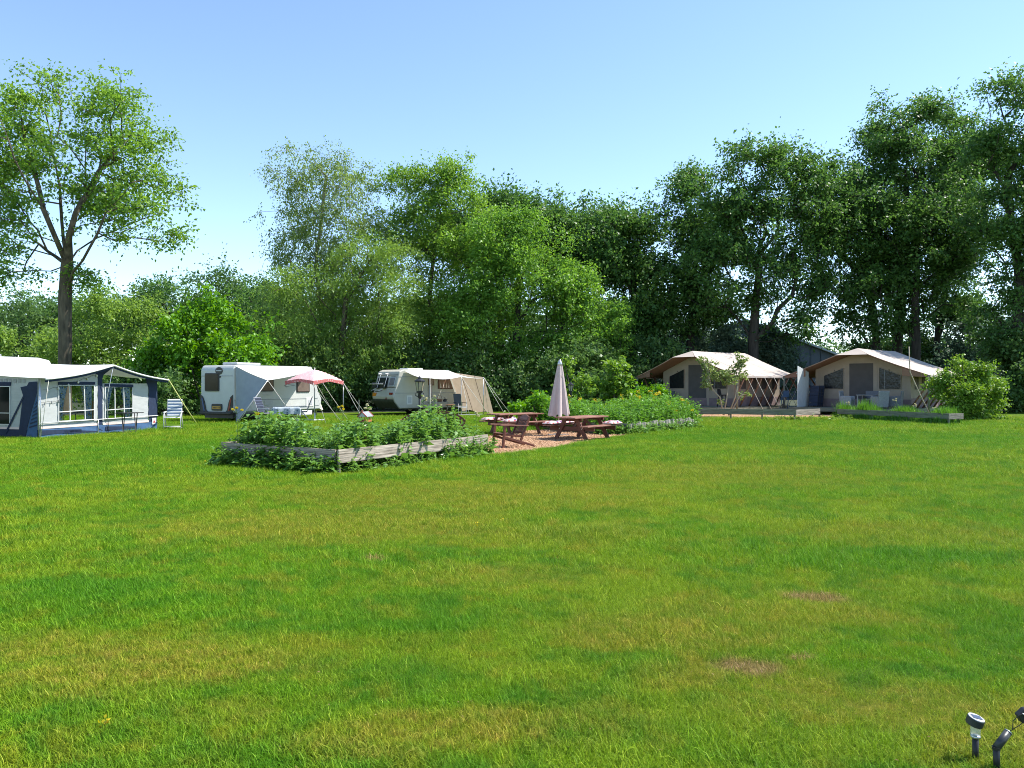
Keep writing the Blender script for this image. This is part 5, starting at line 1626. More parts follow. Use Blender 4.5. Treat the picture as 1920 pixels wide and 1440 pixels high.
def closed_parasol():
    p = G(1047, 816)
    t = thing('parasol', 'tall closed pale pink parasol standing between the two picnic tables', 'parasol', p, 0, rot=(0, R(1.2), 0))
    z0, z1 = .70, 2.42
    def f(a, b):
        th = 2 * math.pi * a
        rr = .055 + (.285 - .055) * (1 - b) ** .85
        rr *= 1 + (.20 * (1 - b) + .10) * math.cos(th * 8 + 1.5 * math.sin(2 * th)) 
        dz = .05 * math.cos(th * 8 + 2) * (1 - b) + .05 * math.sin(th + .5) * (1 - b)
        return (rr * math.cos(th), rr * math.sin(th), z0 + (z1 - z0) * b + dz)
    MB().sheet(f, 64, 16).build('canopy', M_PARASOL, t, smooth=True)
    MB().lathe([(.085, 2.30), (.075, 2.40), (.045, 2.47), (.02, 2.50), (.012, 2.52)], 14).build('cap', M_SILVER, t, smooth=True)
    MB().sheet(lambda a, b: (.13 * math.cos(6.283 * a) * 1.02, .13 * math.sin(6.283 * a) * 1.02, 1.95 + .03 * b), 20, 1).build('tie', M_PARASOL, t, thick=.006)
    rod('pole', [(0, 0, .04), (0, 0, 2.4)], .02, M_CHROME, t, 8)
    for a in (20, 110):
        c, s = math.cos(R(a)) * .36, math.sin(R(a)) * .36
        bar('foot', (-c, -s, .03), (c, s, .03), .05, .03 if a < 90 else .034, M_CHROME, t)
closed_parasol()

def armchair():
    p = (G(928, 842) + G(985, 836)) / 2
    # local -y is the way the chair looks; turned away from the camera to the left
    t = thing('garden_chair', 'red brown wooden armchair on the wood chips with its slatted back to the lawn', 'chair', p + Vector((-.02, .12, 0)), R(-62 + 0))
    hw = .29
    back = lambda z: .26 + (z - .36) * .42
    for s in (-1, 1):
        x = s * hw
        bar('leg', (x, -.36, 0), (x, -.30, .60), .055, .065, M_REDWOOD, t, up=(0, 1, 0), bevel=.005)
        bar('leg', (x, -.34, .30), (x, .62, .03), .05, .06, M_REDWOOD, t, bevel=.005)
        bar('upright', (x * .96, back(.16), .16), (x * .96, back(.82), .82), .05, .06, M_REDWOOD, t, up=(0, 1, 0), bevel=.005)
        bar('armrest', (x * 1.04, -.44, .615), (x * 1.04, back(.62) + .04, .58), .075, .03, M_REDTOP, t, bevel=.006)
        bar('seat_rail', (x * .92, -.34, .36), (x * .92, back(.30), .30), .04, .06, M_REDWOOD, t, bevel=.004)
    for k in range(6):
        y = -.33 + .105 * k
        bar('seat_slat', (-hw * .9, y, .385 - .016 * k), (hw * .9, y, .385 - .016 * k), .085, .022, M_REDTOP, t, bevel=.004)
    for z in (.40, .58):
        bar('back_rail', (-hw * .93, back(z), z), (hw * .93, back(z), z), .025, .055, M_REDWOOD, t, bevel=.004)
    # arched top rail
    pts = []
    for k in range(9):
        a = k / 8
        pts.append((-hw * .93 + 2 * hw * .93 * a, .80 + .075 * math.sin(math.pi * a)))
    prof = [(x, back(z), z) for x, z in pts] + [(x, back(.73), .73) for x, z in pts[::-1]]
    MB().prism(prof, Vector((0, .03, -.012))).build('top_rail', M_REDTOP, t)
    for k in range(7):
        x = -hw * .78 + hw * 1.56 * k / 6
        bar('back_slat', (x, back(.40) + .002, .40), (x, back(.735) + .002, .735), .038, .016, M_REDWOOD, t, up=(0, 1, 0))
    for s in (-1, 1):
        MB().box((s * .03 + .16, back(.62) + .03, .62), (.02, .01, .02)).build('screw', M_CHROME, t)
    bar('stretcher', (-hw, .26, .13), (hw, .26, .13), .04, .05, M_REDWOOD, t)
armchair()

def arched_bench():
    p = AT(812, 800, 23.3); p.z = 0
    t = thing('garden_bench', 'dark red brown bench with arched slatted back behind the flower bed', 'bench', p, R(6))
    n = 19; Wd = .98
    arch = lambda x: .50 + .40 * math.sqrt(max(0, 1 - (x / (Wd + .03)) ** 2))
    pts = [(-Wd + 2 * Wd * k / 20, 0, arch(-Wd + 2 * Wd * k / 20)) for k in range(21)]
    MB().prism(pts + [(x, y, z - .06) for x, y, z in pts[::-1]], (0, .045, 0)).build('top_rail', M_REDWOOD, t)
    for k in range(n):
        x = -Wd + .06 + (2 * Wd - .12) * k / (n - 1)
        bar('back_slat', (x, .02, .46), (x, .02, arch(x) - .05), .055, .02, M_REDWOOD, t, up=(0, 1, 0))
    bar('back_rail', (-Wd, .02, .45), (Wd, .02, .45), .03, .06, M_REDWOOD, t)
    for k in range(4): bar('seat_plank', (-Wd, .09 + .115 * k, .42), (Wd, .09 + .115 * k, .42), .10, .025, M_REDTOP, t)
    for s in (-1, 1):
        for y in (.03, .46): bar('leg', (s * (Wd - .04), y, 0), (s * (Wd - .04), y, .60 if y > .1 else .52), .06, .06, M_REDWOOD, t, up=(0, 1, 0))
        bar('armrest', (s * (Wd - .04), .0, .61), (s * (Wd - .04), .52, .61), .07, .03, M_REDTOP, t)
arched_bench()

# ------------------------------------------------------------------ lamps
def lantern_post(label, p, H, w, arms):
    t = thing('lamp_post', label, 'lamp post', p, R(20), 'black garden lanterns')
    h = w * 1.05
    zb = H - h * 1.55
    rod('post', [(0, 0, -.05), (0, 0, zb)], .035 if arms else .028, M_IRON, t, 10)
    MB().lathe([(.03, zb - .22), (.06, zb - .18), (.05, zb - .04), (.07, zb)], 10).build('collar', M_IRON, t, smooth=True)
    if arms:
        for s in (1, -1):
            rod('bracket', [(s * .04, 0, zb - .02), (s * .12, 0, zb - .04), (s * .13, 0, zb - .12), (s * .05, 0, zb - .16)], .014, M_IRON, t)
    b, a = w * .30, w * .46
    m_p = PM('frosted_lantern_pane', (.55, .52, .36), .3, .06, 5, transl=.45)
    n = 6
    ring = lambda rr, z: [Vector((rr * math.cos(2 * math.pi * k / n), rr * math.sin(2 * math.pi * k / n), z)) for k in range(n)]
    lo, hi = ring(b, zb + .02), ring(a, zb + h)
    for k in range(n):
        k2 = (k + 1) % n
        MB().add([lo[k], lo[k2], hi[k2], hi[k]], [(0, 1, 2, 3)]).build('pane', m_p, t, thick=.006)
        rod('frame', [lo[k], hi[k]], .011, M_IRON, t, 4)
    MB().lathe([(b * 1.15, zb - .005), (b * 1.2, zb + .025)], 6).build('frame_base', M_IRON, t)
    MB().lathe([(a * 1.18, zb + h - .01), (a * 1.2, zb + h + .03), (a * .75, zb + h * 1.22), (a * .45, zb + h * 1.26), (a * .42, zb + h * 1.38), (a * .15, zb + h * 1.44), (.012, zb + h * 1.55)], 12).build('lantern_roof', M_IRON, t)
    return t
lp = AT(787, 800, 24.0); lp.z = 0
lantern_post('black garden lantern standing in the flower bed in front of the cream caravan', lp, 1.95, .30, True)
lp = AT(1070, 800, 31.5); lp.z = 0
lantern_post('smaller black garden lantern just right of the closed parasol', lp, 1.80, .25, False)

def bird_feeder():
    p = AT(686, 830, 16.2); p.z = 0
    t = thing('bird_feeder', 'small wooden bird house with slatted sides on a pole in the flower bed', 'bird feeder', p, R(25), rot=(0, R(-1.2), R(68)))
    m_o = PM('orange_wood', (.36, .14, .045), .6, .25, 7, bump=.3, stretch=(4, 4, 1))
    t.scale = (.74, .74, .74)
    H = 1.23
    rod('post', [(0, 0, 0), (0, 0, H)], .026, m_o, t, 8)
    MB().box((0, 0, H + .012), (.28, .24, .025)).build('floor_board', m_o, t, bevel=.004)
    for s in (1, -1):
        bar('rail', (-.14, s * .115, H + .04), (.14, s * .115, H + .04), .014, .035, m_o, t)
        for k in range(3): bar('slat', (-.12 + .12 * k, s * .112, H + .025), (-.12 + .12 * k, s * .112, H + .155), .020, .014, m_o, t, up=(0, 1, 0))
        for k in range(2): bar('slat', (s * .13, -.05 + .1 * k, H + .025), (s * .13, -.05 + .1 * k, H + .155), .014, .02, m_o, t, up=(0, 1, 0))
    m_r = PM('zinc_roof', (.24, .25, .27), .5, .15, 8)
    m_rr = PM('red_roof_trim', (.34, .05, .04), .5, .15, 8)
    for s in (1, -1):
        MB().prism([(-.17, 0, H + .275), (-.17, s * .155, H + .145), (-.17, s * .155, H + .157), (-.17, 0, H + .29)][::s], (.34, 0, 0)).build('roof', m_r, t)
        bar('roof_trim', (-.175, 0, H + .29), (-.175, s * .16, H + .155), .02, .02, m_rr, t)
        bar('roof_trim', (.175, 0, H + .29), (.175, s * .16, H + .155), .02, .02, m_rr, t)
    MB().prism([(-.165, -.12, H + .155), (-.165, .12, H + .155), (-.165, 0, H + .265)], (.012, 0, 0)).build('gable', M_LGREY, t)
    rod('finial', [(-.17, 0, H + .28), (-.17, 0, H + .33)], .012, m_rr, t)
bird_feeder()
st_ = AT(673, 830, 16.6)
tag(rod('garden_stake', [(st_.x, st_.y, 0), (st_.x, st_.y, 1.36)], .008, PLAIN('thin_stake', (.05, .07, .05)), None, 5), 'thin dark stake beside the bird house', 'stake')

def solar_lamp():
    p = G(1829, 1424)
    t = thing('solar_lamp', 'upright solar stake lamp with clear collar and tilted oval cap in the grass', 'solar lamp', p, R(0))
    k = 1.0
    rod('stake', [(0, 0, -.05), (0, 0, .105)], .0135, M_BLACK, t, 12)
    MB().lathe([(.020, .100), (.021, .108), (.016, .112)], 16).build('reflector', M_CHROME, t, smooth=True)
    MB().lathe([(.0205, .109), (.0205, .170)], 18).build('clear_collar', frosted_mat('clear_plastic', (.75, .78, .70), .35), t, smooth=True)
    M = Matrix.Translation((.0, 0, .178)) @ Matrix.Rotation(R(14), 4, 'Y') @ Matrix.Rotation(R(10), 4, 'X')
    c = MB().lathe([(.034, -.022), (.0365, -.018), (.0365, .010), (.035, .0125)], 28).build('cap', PLAIN('anthracite_plastic', (.03, .034, .038), .4), t, smooth=False)
    c.matrix_local = M
    d = MB().lathe([(.0345, .0125), (.034, .0150), (.020, .0152)], 28).build('cap_top', PLAIN('light_cap', (.36, .37, .36), .5), c)
    MB().box((0, 0, .0162), (.042, .030, .002)).build('solar_panel', PM('solar_cells', (.045, .055, .085), .2, .1, 60), c)
    b = G(1868, 1443)
    u = thing('solar_lamp', 'broken bent solar stake lamp with its head hanging off by a wire', 'solar lamp', b)
    J = Vector((-.013, -.02, .105)); K = Vector((.052, .0, .165))
    rod('stake', [(0.004, 0, -.05), J], .014, M_BLACK, u, 12)
    MB().lathe([(.017, 0), (.017, .012)], 12).build('hinge', M_BLACK, u).matrix_local = Matrix.Translation(J + Vector((0, 0, -.006)))
    rod('tube', [J, K], .0165, PLAIN('anthracite_tube', (.035, .038, .04), .4), u, 16)
    rod('tube_ring', [K, K + (K - J).normalized() * .003], .0172, M_CHROME, u, 16)
    rod('wire', [K, K + Vector((.02, 0, .012)), K + Vector((.022, 0, .05)), K + Vector((.05, .0, .075)), K + Vector((.085, 0, .09))], .0018, M_BLACK, u, 5)
    rod('wire', [K + Vector((.02, 0, .012)), K + Vector((.05, 0, .03)), K + Vector((.075, 0, .05))], .0018, M_BLACK, u, 5)
    Hd = MB().prism([K + Vector(q) for q in ((.045, 0, .072), (.075, 0, .10), (.12, 0, .11), (.12, 0, .07), (.075, 0, .035), (.062, 0, .04))], (0, .03, 0)).build('head', M_BLACK, u, bevel=.004)
    rod('head_ring', [K + Vector((.062, -.003, .085)), K + Vector((.076, -.004, .07)), K + Vector((.078, -.003, .052))], .0022, M_CHROME, u, 5)
solar_lamp()

# ------------------------------------------------------------------ flower bed in the foreground
prng = np.random.default_rng(9)
def plants_mesh(name, base, heights, per, leaf, r, mats, lean=.12, spread=1.0, w=.5, stem_r=.006, low=.12):
    """leafy stems: every leaf a folded blade, every stem a thin three-sided tube"""
    n = len(base)
    az = r.uniform(0, 2 * np.pi, n)
    le = np.abs(r.normal(0, lean, n))
    tip = base + np.stack([np.cos(az) * le * heights, np.sin(az) * le * heights, heights], 1)
    f = np.tile(np.linspace(low, 1.0, per), n) + r.normal(0, .03, n * per)
    i = np.repeat(np.arange(n), per)
    P = base[i] + (tip - base)[i] * f[:, None]
    th = r.uniform(0, 2 * np.pi, n * per)
    el = r.uniform(-.35, .75, n * per)
    d = np.stack([np.cos(th) * np.cos(el), np.sin(th) * np.cos(el), np.sin(el)], 1)
    nr = np.array([0, 0, 1.0]) + r.normal(0, .3, (n * per, 3))
    hs = np.clip(heights[i] / np.mean(heights), .6, 1.4)
    L = leaf * (1.25 - .75 * f) * r.uniform(.7, 1.3, n * per) * hs * spread
    v = leaf_verts(P, d, nr, L, L * w, .2)
    q = np.arange(n * per * 4).reshape(-1, 4)
    rn = np.clip(.25 + .5 * np.repeat(r.uniform(0, 1, n), per) * .6 + r.uniform(0, .45, n * per), 0, 1)
    # stems
    k = np.array([[1, 0, 0], [-.5, .87, 0], [-.5, -.87, 0]]) * stem_r
    sv = np.concatenate([base[:, None, :] + k[None], tip[:, None, :] + k[None] * .5], 1).reshape(-1, 3)
    b = np.arange(n)[:, None] * 6 + len(v)
    sq = np.concatenate([b + [0, 1, 4, 3], b + [1, 2, 5, 4], b + [2, 0, 3, 5]], 0)
    return np_mesh(name, np.concatenate([v, sv]), np.concatenate([q, sq]), mats, mi=np.concatenate([np.zeros(len(q)), np.ones(len(sq))]), attrs={'rnd': np.concatenate([rn, np.full(len(sq), .3)])}), tip

M_STEM = leaf_mat('green_stems', (.06, .11, .02), (.10, .15, .03), .1)
def scatter_in(poly, n, r, margin=0):
    xs = [p.x for p in poly]; ys = [p.y for p in poly]
    out = []
    while len(out) < n:
        x = r.uniform(min(xs), max(xs), 400); y = r.uniform(min(ys), max(ys), 400)
        k = inside(poly, x, y)
        out += list(zip(x[k], y[k]))
    return np.array([(a, b, 0) for a, b in out[:n]], float)

def flower_bed():
    N, Lc, Rc, B = BED_N, BED_L, BED_R, BED_B
    t = thing('raised_bed', 'weathered board edging of the overgrown flower bed in the lawn', 'flower bed', (N.x, N.y, 0))
    n0 = Vector((N.x, N.y, 0))
    q = lambda v, z: Vector((v.x, v.y, 0)) - n0 + Vector((0, 0, z))
    z = .325
    h = .255
    # boards end to end; corner butted
    dl = (Lc - N).normalized(); dr = (Rc - N).normalized()
    cuts = [0.02, .36, .68, 1.0]
    for a, b in zip(cuts[:-1], cuts[1:]):
        p0, p1 = N.lerp(Lc, a), N.lerp(Lc, b)
        bar('board', q(p0 + dl * .006, z - .004), q(p1 - dl * .006, z + .012 * a), .035, h, M_GREYWOOD, t, bevel=.004)
    cuts = [0, .83, 1.0]
    for a, b in zip(cuts[:-1], cuts[1:]):
        p0, p1 = N.lerp(Rc, a), N.lerp(Rc, b)
        bar('board', q(p0 - dr * .02 * (a == 0) + dr * .006 * (a > 0), z), q(p1, z + (.02 if a > 0 else 0)), .035, h, M_GREYWOOD, t, bevel=.004)
    for p in (N + (dl + dr) * .05, N.lerp(Lc, .5) + dr * .05, Lc + dr * .05, N.lerp(Rc, .5) + dl * .05, Rc + dl * .05 - dr * .05):
        bar('post', q(p, -.1), q(p, z + .09), .055, .055, M_GREYWOOD, t, up=(1, 0, 0))
    bar('board', q(Lc + dr * .05, z), q(B, z), .035, h, M_GREYWOOD, t)
    poly = [N, Lc, B, Rc]
    soil = ground_sheet('bed_soil', poly, .008, PM('bed_soil_dark', (.06, .04, .025), .95, .4, 8, bump=.6))
    # the mass of leafy plants
    r = prng
    pts = scatter_in([n0 + (p - n0) * .97 + Vector((0, .05, 0)) for p in poly], 760, r)
    un = np.array([[*(dl.xy)], [*(dr.xy)]])
    rel = pts[:, :2] - np.array(N.xy)
    ul = rel @ np.array(dl.xy) / (Lc - N).length; vr = rel @ np.array(dr.xy) / (Rc - N).length
    # heights: two clumps with a low gap between them, tallest towards the lantern
    ppx = 960 + FOC * pts[:, 0] / pts[:, 1]
    yt = np.interp(ppx, [415, 440, 470, 520, 570, 608, 640, 680, 720, 760, 800, 830, 860, 900], [832, 802, 776, 772, 788, 815, 792, 784, 800, 786, 762, 758, 788, 806])
    top = CAMH - (yt - 720) * pts[:, 1] / FOC
    H = np.clip(np.minimum(.80 * r.uniform(.6, 1.35, len(pts)), top * r.uniform(.72, 1.0, len(pts))), .16, 1.5)
    H = np.where((r.uniform(0, 1, len(pts)) < .18), np.clip(top, .16, 1.4) * .97, H)
    me, tip = plants_mesh('bed_plants', pts, H, 26, .19, r, [LM['bed'], M_STEM], w=.5)
    tag(link('bed_plants', me), 'dense leafy weeds and flowers filling the board edged bed', 'plants', kind='stuff')
    # growth spilling out under the boards
    e = []
    for (a, b, n, nn) in ((N, Lc, 280, -dr), (N, Rc, 150, -dl)):
        for k in range(n):
            f = r.uniform(.02, 1) if nn != -dl else r.uniform(.03, 1)
            p = a.lerp(b, f) + nn * abs(r.normal(.06, .12))
            e.append((p.x, p.y, 0))
    e = np.array(e)
    hh = np.clip(.22 + .11 * r.normal(0, 1, len(e)), .08, .48)
    fr = np.array([((Vector(p) - N).dot(dr)) for p in e])
    hh[280:] *= .62
    hh[(fr > 3.2)] *= 2.2
    me, _ = plants_mesh('bed_edge_plants', e, hh, 12, .13, r, [LM['bed'], M_STEM], lean=.35, w=.5)
    tag(link('bed_edge_plants', me), 'low weeds growing out under the weathered boards of the flower bed', 'plants', kind='stuff')
    return
flower_bed()

M_YELLOW = leaf_mat('yellow_petals', (.50, .40, .02), (.65, .55, .04), .3)
M_CREAMF = leaf_mat('cream_petals', (.45, .42, .22), (.60, .58, .40), .3)
def flower_stalk(label, p, h, seed, leafy=22, heads=3, leaf=.17, mat=None, petal=M_YELLOW, group='tall flowering stalks', lw=.36):
    r = np.random.default_rng(seed)
    t = thing('flower_stalk', label, 'flower stalk', p, 0, group)
    me, tip = plants_mesh('leaf_stem', np.array([[0, 0, 0.0]]), np.array([h]), leafy, leaf, r, [mat or LM['bed'], M_STEM], lean=.05, w=lw, stem_r=.010, low=.25)
    link('leaf_stem', me, parent=t)
    for k in range(heads):
        a = r.uniform(0, 6.28); rad_ = r.uniform(.02, .13) if k else 0
        c = np.array(tip[0]) + [rad_ * math.cos(a), rad_ * math.sin(a), r.uniform(-.10, .02) if k else .02]
        rod('flower_stem', [tuple(tip[0] - [0, 0, .12]), tuple(c)], .004, M_STEM, t, 4)
        n = 42
        P = np.repeat(c[None], n, 0) + rand_dirs(n, r) * .022
        d = rand_dirs(n, r); d[:, 2] = np.abs(d[:, 2]) * .6
        v = leaf_verts(P, d, rand_dirs(n, r), np.full(n, .030), np.full(n, .024))
        link('flower', np_mesh('flower', v, np.arange(n * 4).reshape(-1, 4), [petal], attrs={'rnd': r.uniform(0, 1, n)}), parent=t)
    return t
for i, (px, py, d, h, lab, pet) in enumerate([
    (447, 790, 18.6, 1.10, 'yellow headed stalk in front of the grey side sheet of the first caravan', M_YELLOW),
    (484, 790, 18.4, .98, 'yellow headed stalk in front of the left navy recliner', M_YELLOW),
    (518, 790, 18.0, .95, 'yellow headed stalk in front of the cloth covered table', M_YELLOW),
    (641, 790, 20.0, 1.10, 'pale yellow stalk below the right corner of the pink parasol', M_YELLOW),
    (690, 790, 16.8, 1.22, 'tall drooping leaved stalk directly behind the bird house', M_CREAMF),
    (795, 790, 20.2, 1.36, 'cream flowered stalk directly in front of the lantern post', M_CREAMF),
    (812, 790, 20.0, 1.36, 'tallest cream flowered stalk right of the lantern post', M_CREAMF),
    (829, 790, 20.3, 1.12, 'shorter cream flowered stalk in front of the brown side table', M_CREAMF),
    (893, 810, 19.2, .98, 'thin pale green stalk at the end of the flower bed by the wood chips', M_CREAMF)]):
    p = AT(px, py, d); p.z = 0
    flower_stalk(lab, p, h, 300 + i, leafy=26 if i > 3 else 12, heads=3, leaf=.22 if i in (4, 5, 6) else .12, petal=pet)

# ------------------------------------------------------------------ the big bed behind the picnic tables
def second_bed():
    t = thing('palisade_edging', 'low grey split log edging in front of the bright bed beside the picnic tables', 'edging', BED2[0])
    r = random.Random(3)
    a, b, c = BED2[0], BED2[1], BED2[2]
    pts = [a.lerp(b, k / 14) for k in range(14)] + [b.lerp(c, k / 15) for k in range(16)]
    m = PM('split_log', (.25, .22, .17), .9, .4, 8, bump=.6, stretch=(4, 4, .6), col2=(.50, .46, .38))
    for k, p in enumerate(pts):
        h = .36 + r.uniform(-.04, .05)
        q = p - a
        d = (pts[min(k + 1, len(pts) - 1)] - pts[max(k - 1, 0)]).normalized()
        prof = [(math.cos(R(x)) * .085, math.sin(R(x)) * .085) for x in range(180, 361, 30)]
        e = Vector((-d.y, d.x, 0))
        lean = Vector((r.uniform(-.03, .03), r.uniform(-.03, .03), h + .05))
        MB().prism([q + d * u + e * v + Vector((0, 0, -.05)) for u, v in prof], lean).build('stake', m, t)
    bar('end_board', Vector((-.05, .06, .19)), Vector((-1.35, .55, .19)), .04, .34, M_GREENWOOD, t)
    ground_sheet('bed_soil', BED2, .010, PM('bed_soil_brown', (.06, .04, .025), .95, .4, 8, bump=.6))
    r = np.random.default_rng(12)
    pts = scatter_in(BED2, 1500, r)
    # a little away from the edge stakes
    H = np.clip((.95 + .10 * np.sin(pts[:, 0] * 1.3) ) * r.uniform(.55, 1.25, len(pts)), .3, 1.35)
    fr = np.clip((pts[:, 1] - (25.7 + (pts[:, 0] - 4.1) * 1.55)) / 1.2, .0, 1)
    H *= .55 + .45 * fr
    me, tip = plants_mesh('bed_plants', pts, H, 26, .18, r, [LM['perennial'], M_STEM], w=.42, low=.2, lean=.18)
    tag(link('bed_plants', me), 'dense bright green perennials filling the bed behind the picnic tables', 'plants', kind='stuff')
    # yellow flowers at its back
    k = (pts[:, 1] > 29.5)
    c = tip[k][:80]
    P = np.repeat(c, 22, 0) + r.normal(0, .028, (len(c) * 22, 3)) + [0, 0, .06]
    n = len(P)
    v = leaf_verts(P, rand_dirs(n, r), rand_dirs(n, r), np.full(n, .05), np.full(n, .04))
    tag(link('yellow_flowers', np_mesh('yellow_flowers', v, np.arange(n * 4).reshape(-1, 4), [M_YELLOW], attrs={'rnd': r.uniform(0, 1, n)})), 'yellow flower heads dotted over the back of the bright bed', 'flowers', kind='stuff')
    e = []
    for k in range(260):
        f = r.uniform(0, 1)
        p = (a.lerp(b, f * 2) if f < .5 else b.lerp(c_(c, b), f * 2 - 1)) if False else (a.lerp(b, f * 2) if f < .5 else b.lerp(BED2[2], f * 2 - 1))
        p = p + Vector((.20, -.20, 0)) * abs(r.normal(.3, .5))
        e.append((p.x, p.y, 0))
    for k in range(140):
        p = BED2[0].lerp(BED2[8], r.uniform(0, 1)) + Vector((r.normal(0, .1), r.normal(0, .1) - .1, 0)); e.append((p.x, p.y, 0))
    e = np.array(e)
    me, _ = plants_mesh('bed_edge_plants', e, np.clip(r.normal(.22, .07, len(e)), .08, .4), 10, .13, r, [LM['bed'], M_STEM], lean=.35)
    tag(link('bed_edge_plants', me), 'low leafy growth along the foot of the split log edging', 'plants', kind='stuff')
second_bed()
shrub('sapling', 'narrow upright light green shrub just right of the closed parasol top', 'shrub', 34, [(1072, 700, 16, 34), (1066, 735, 18, 26), (1082, 730, 18, 30)], 70, 34, .12, .30, LM['lime'], 201, stems=4)
shrub('sapling', 'big leaved lime sapling at the back of the yellow flowered bed', 'shrub', 35, [(1152, 705, 24, 26), (1140, 735, 30, 28), (1166, 730, 24, 24), (1120, 728, 16, 18)], 90, 30, .19, .34, LM['lime'], 202, stems=5, up=.9)
shrub('shrub', 'light green bush between the yellow flowers and the first lodge', 'shrub', 40, [(1218, 748, 30, 18), (1188, 750, 28, 20), (1240, 754, 22, 14)], 130, 40, .14, .4, LM['hazel'], 203)
shrub('shrub', 'leafy low bush behind the table nearer the caravans', 'shrub', 31, [(1005, 765, 26, 22), (980, 775, 18, 16)], 110, 36, .12, .3, LM['hazel'], 204)

# ------------------------------------------------------------------ saplings, boards and planter before the lodges
def thin_tree(label, d, stems, cl, per, leaf, rad, mat, seed):
    r = np.random.default_rng(seed)
    base = AT(stems[0][0][0], stems[0][0][1], d); base.z = 0
    t = thing('young_tree', label, 'tree', base, 0, 'young trees before the first lodge')
    for s in stems:
        pts = [AT(x, y, d) - base for x, y in s]
        pts[0].z = max(-.03, min(pts[0].z, .1))
        MB().tube(pts, [.045 * (1 - .75 * k / (len(pts) - 1)) for k in range(len(pts))], 6).build('trunk', M_STICK, t, smooth=True)
    c = []
    for (x, y, w, h, n) in cl:
        k = rand_dirs(n, r) * (r.uniform(.1, 1, n) ** .5)[:, None]
        cc = np.array(AT(x, y, d))
        c.append(cc + k * [w * d / FOC, .4, h * d / FOC])
    c = np.concatenate(c) - np.array(base)
    me = foliage_mesh('crown', c, np.full(len(c), rad), per, leaf, mat, r, .8, .6)
    link('crown', me, parent=t)
thin_tree('leaning young tree with bent pale stem before the door of the first lodge', 40, [[(1357, 777), (1350, 745), (1336, 730), (1326, 700), (1318, 672)], [(1357, 777), (1363, 745), (1366, 720)]],
          [(1325, 712, 13, 16, 22), (1334, 690, 14, 12, 18), (1320, 678, 10, 10, 10), (1345, 706, 10, 10, 10), (1368, 712, 16, 10, 22), (1358, 700, 14, 8, 14)], 9, .13, .16, LM['pale'], 211)
thin_tree('straight young tree with pale leaves before the right corner of the first lodge', 40.5, [[(1366, 779), (1378, 745), (1386, 710), (1388, 665)], [(1366, 779), (1388, 742), (1402, 738)]],
          [(1388, 675, 12, 18, 22), (1392, 700, 14, 12, 14), (1378, 690, 10, 12, 10), (1397, 740, 8, 4, 5), (1350, 752, 7, 4, 4)], 9, .13, .16, LM['pale'], 212)

def board_edging():
    a, b = G(1345, 786), G(1492, 789)
    a = a + (a - b).normalized() * 2.2
    t = thing('board_fence', 'low grey board rail on short posts before the first lodge', 'board rail', (a.x, a.y, 0))
    o = Vector((a.x, a.y, 0)); u = (b - a).normalized(); L = (b - a).length
    z = .38; n = 4
    for k in range(n):
        bar('board', u * (L * k / n + .004) + Vector((0, 0, z + .006 * (k % 2))), u * (L * (k + 1) / n - .004) + Vector((0, 0, z)), .035, .26, M_GREENWOOD, t, bevel=.004)
    v = Vector((-u.y, u.x, 0))
    for k in range(n + 1):
        p = u * (L * k / n + (-.06 if k else .06)) + v * .05
        bar('post', p + Vector((0, 0, -.1)), p + Vector((0, 0, z + .1)), .06, .06, M_GREENWOOD, t, up=(1, 0, 0))
    w = (v * .95 + u * .50).normalized()
    bar('board', u * L + w * .02 + Vector((0, 0, z)), u * L + w * 1.9 + Vector((0, 0, z + .02)), .035, .26, M_GREYWOOD, t)  # paler timber than the front: the sunlit end is put into its colour
    bar('post', u * L + w * 1.85 + v * .05 + Vector((0, 0, -.1)), u * L + w * 1.85 + v * .05 + Vector((0, 0, z + .1)), .06, .06, M_POLE, t, up=(1, 0, 0))
board_edging()
CHIP2 = [G(1255, 791), G(1350, 787.5), G(1490, 790), G(1545, 788), G(1580, 784), G(1570, 776), G(1400, 772), G(1255, 776)]
ground_sheet('wood_chip_path', CHIP2, .006, M_CHIP)

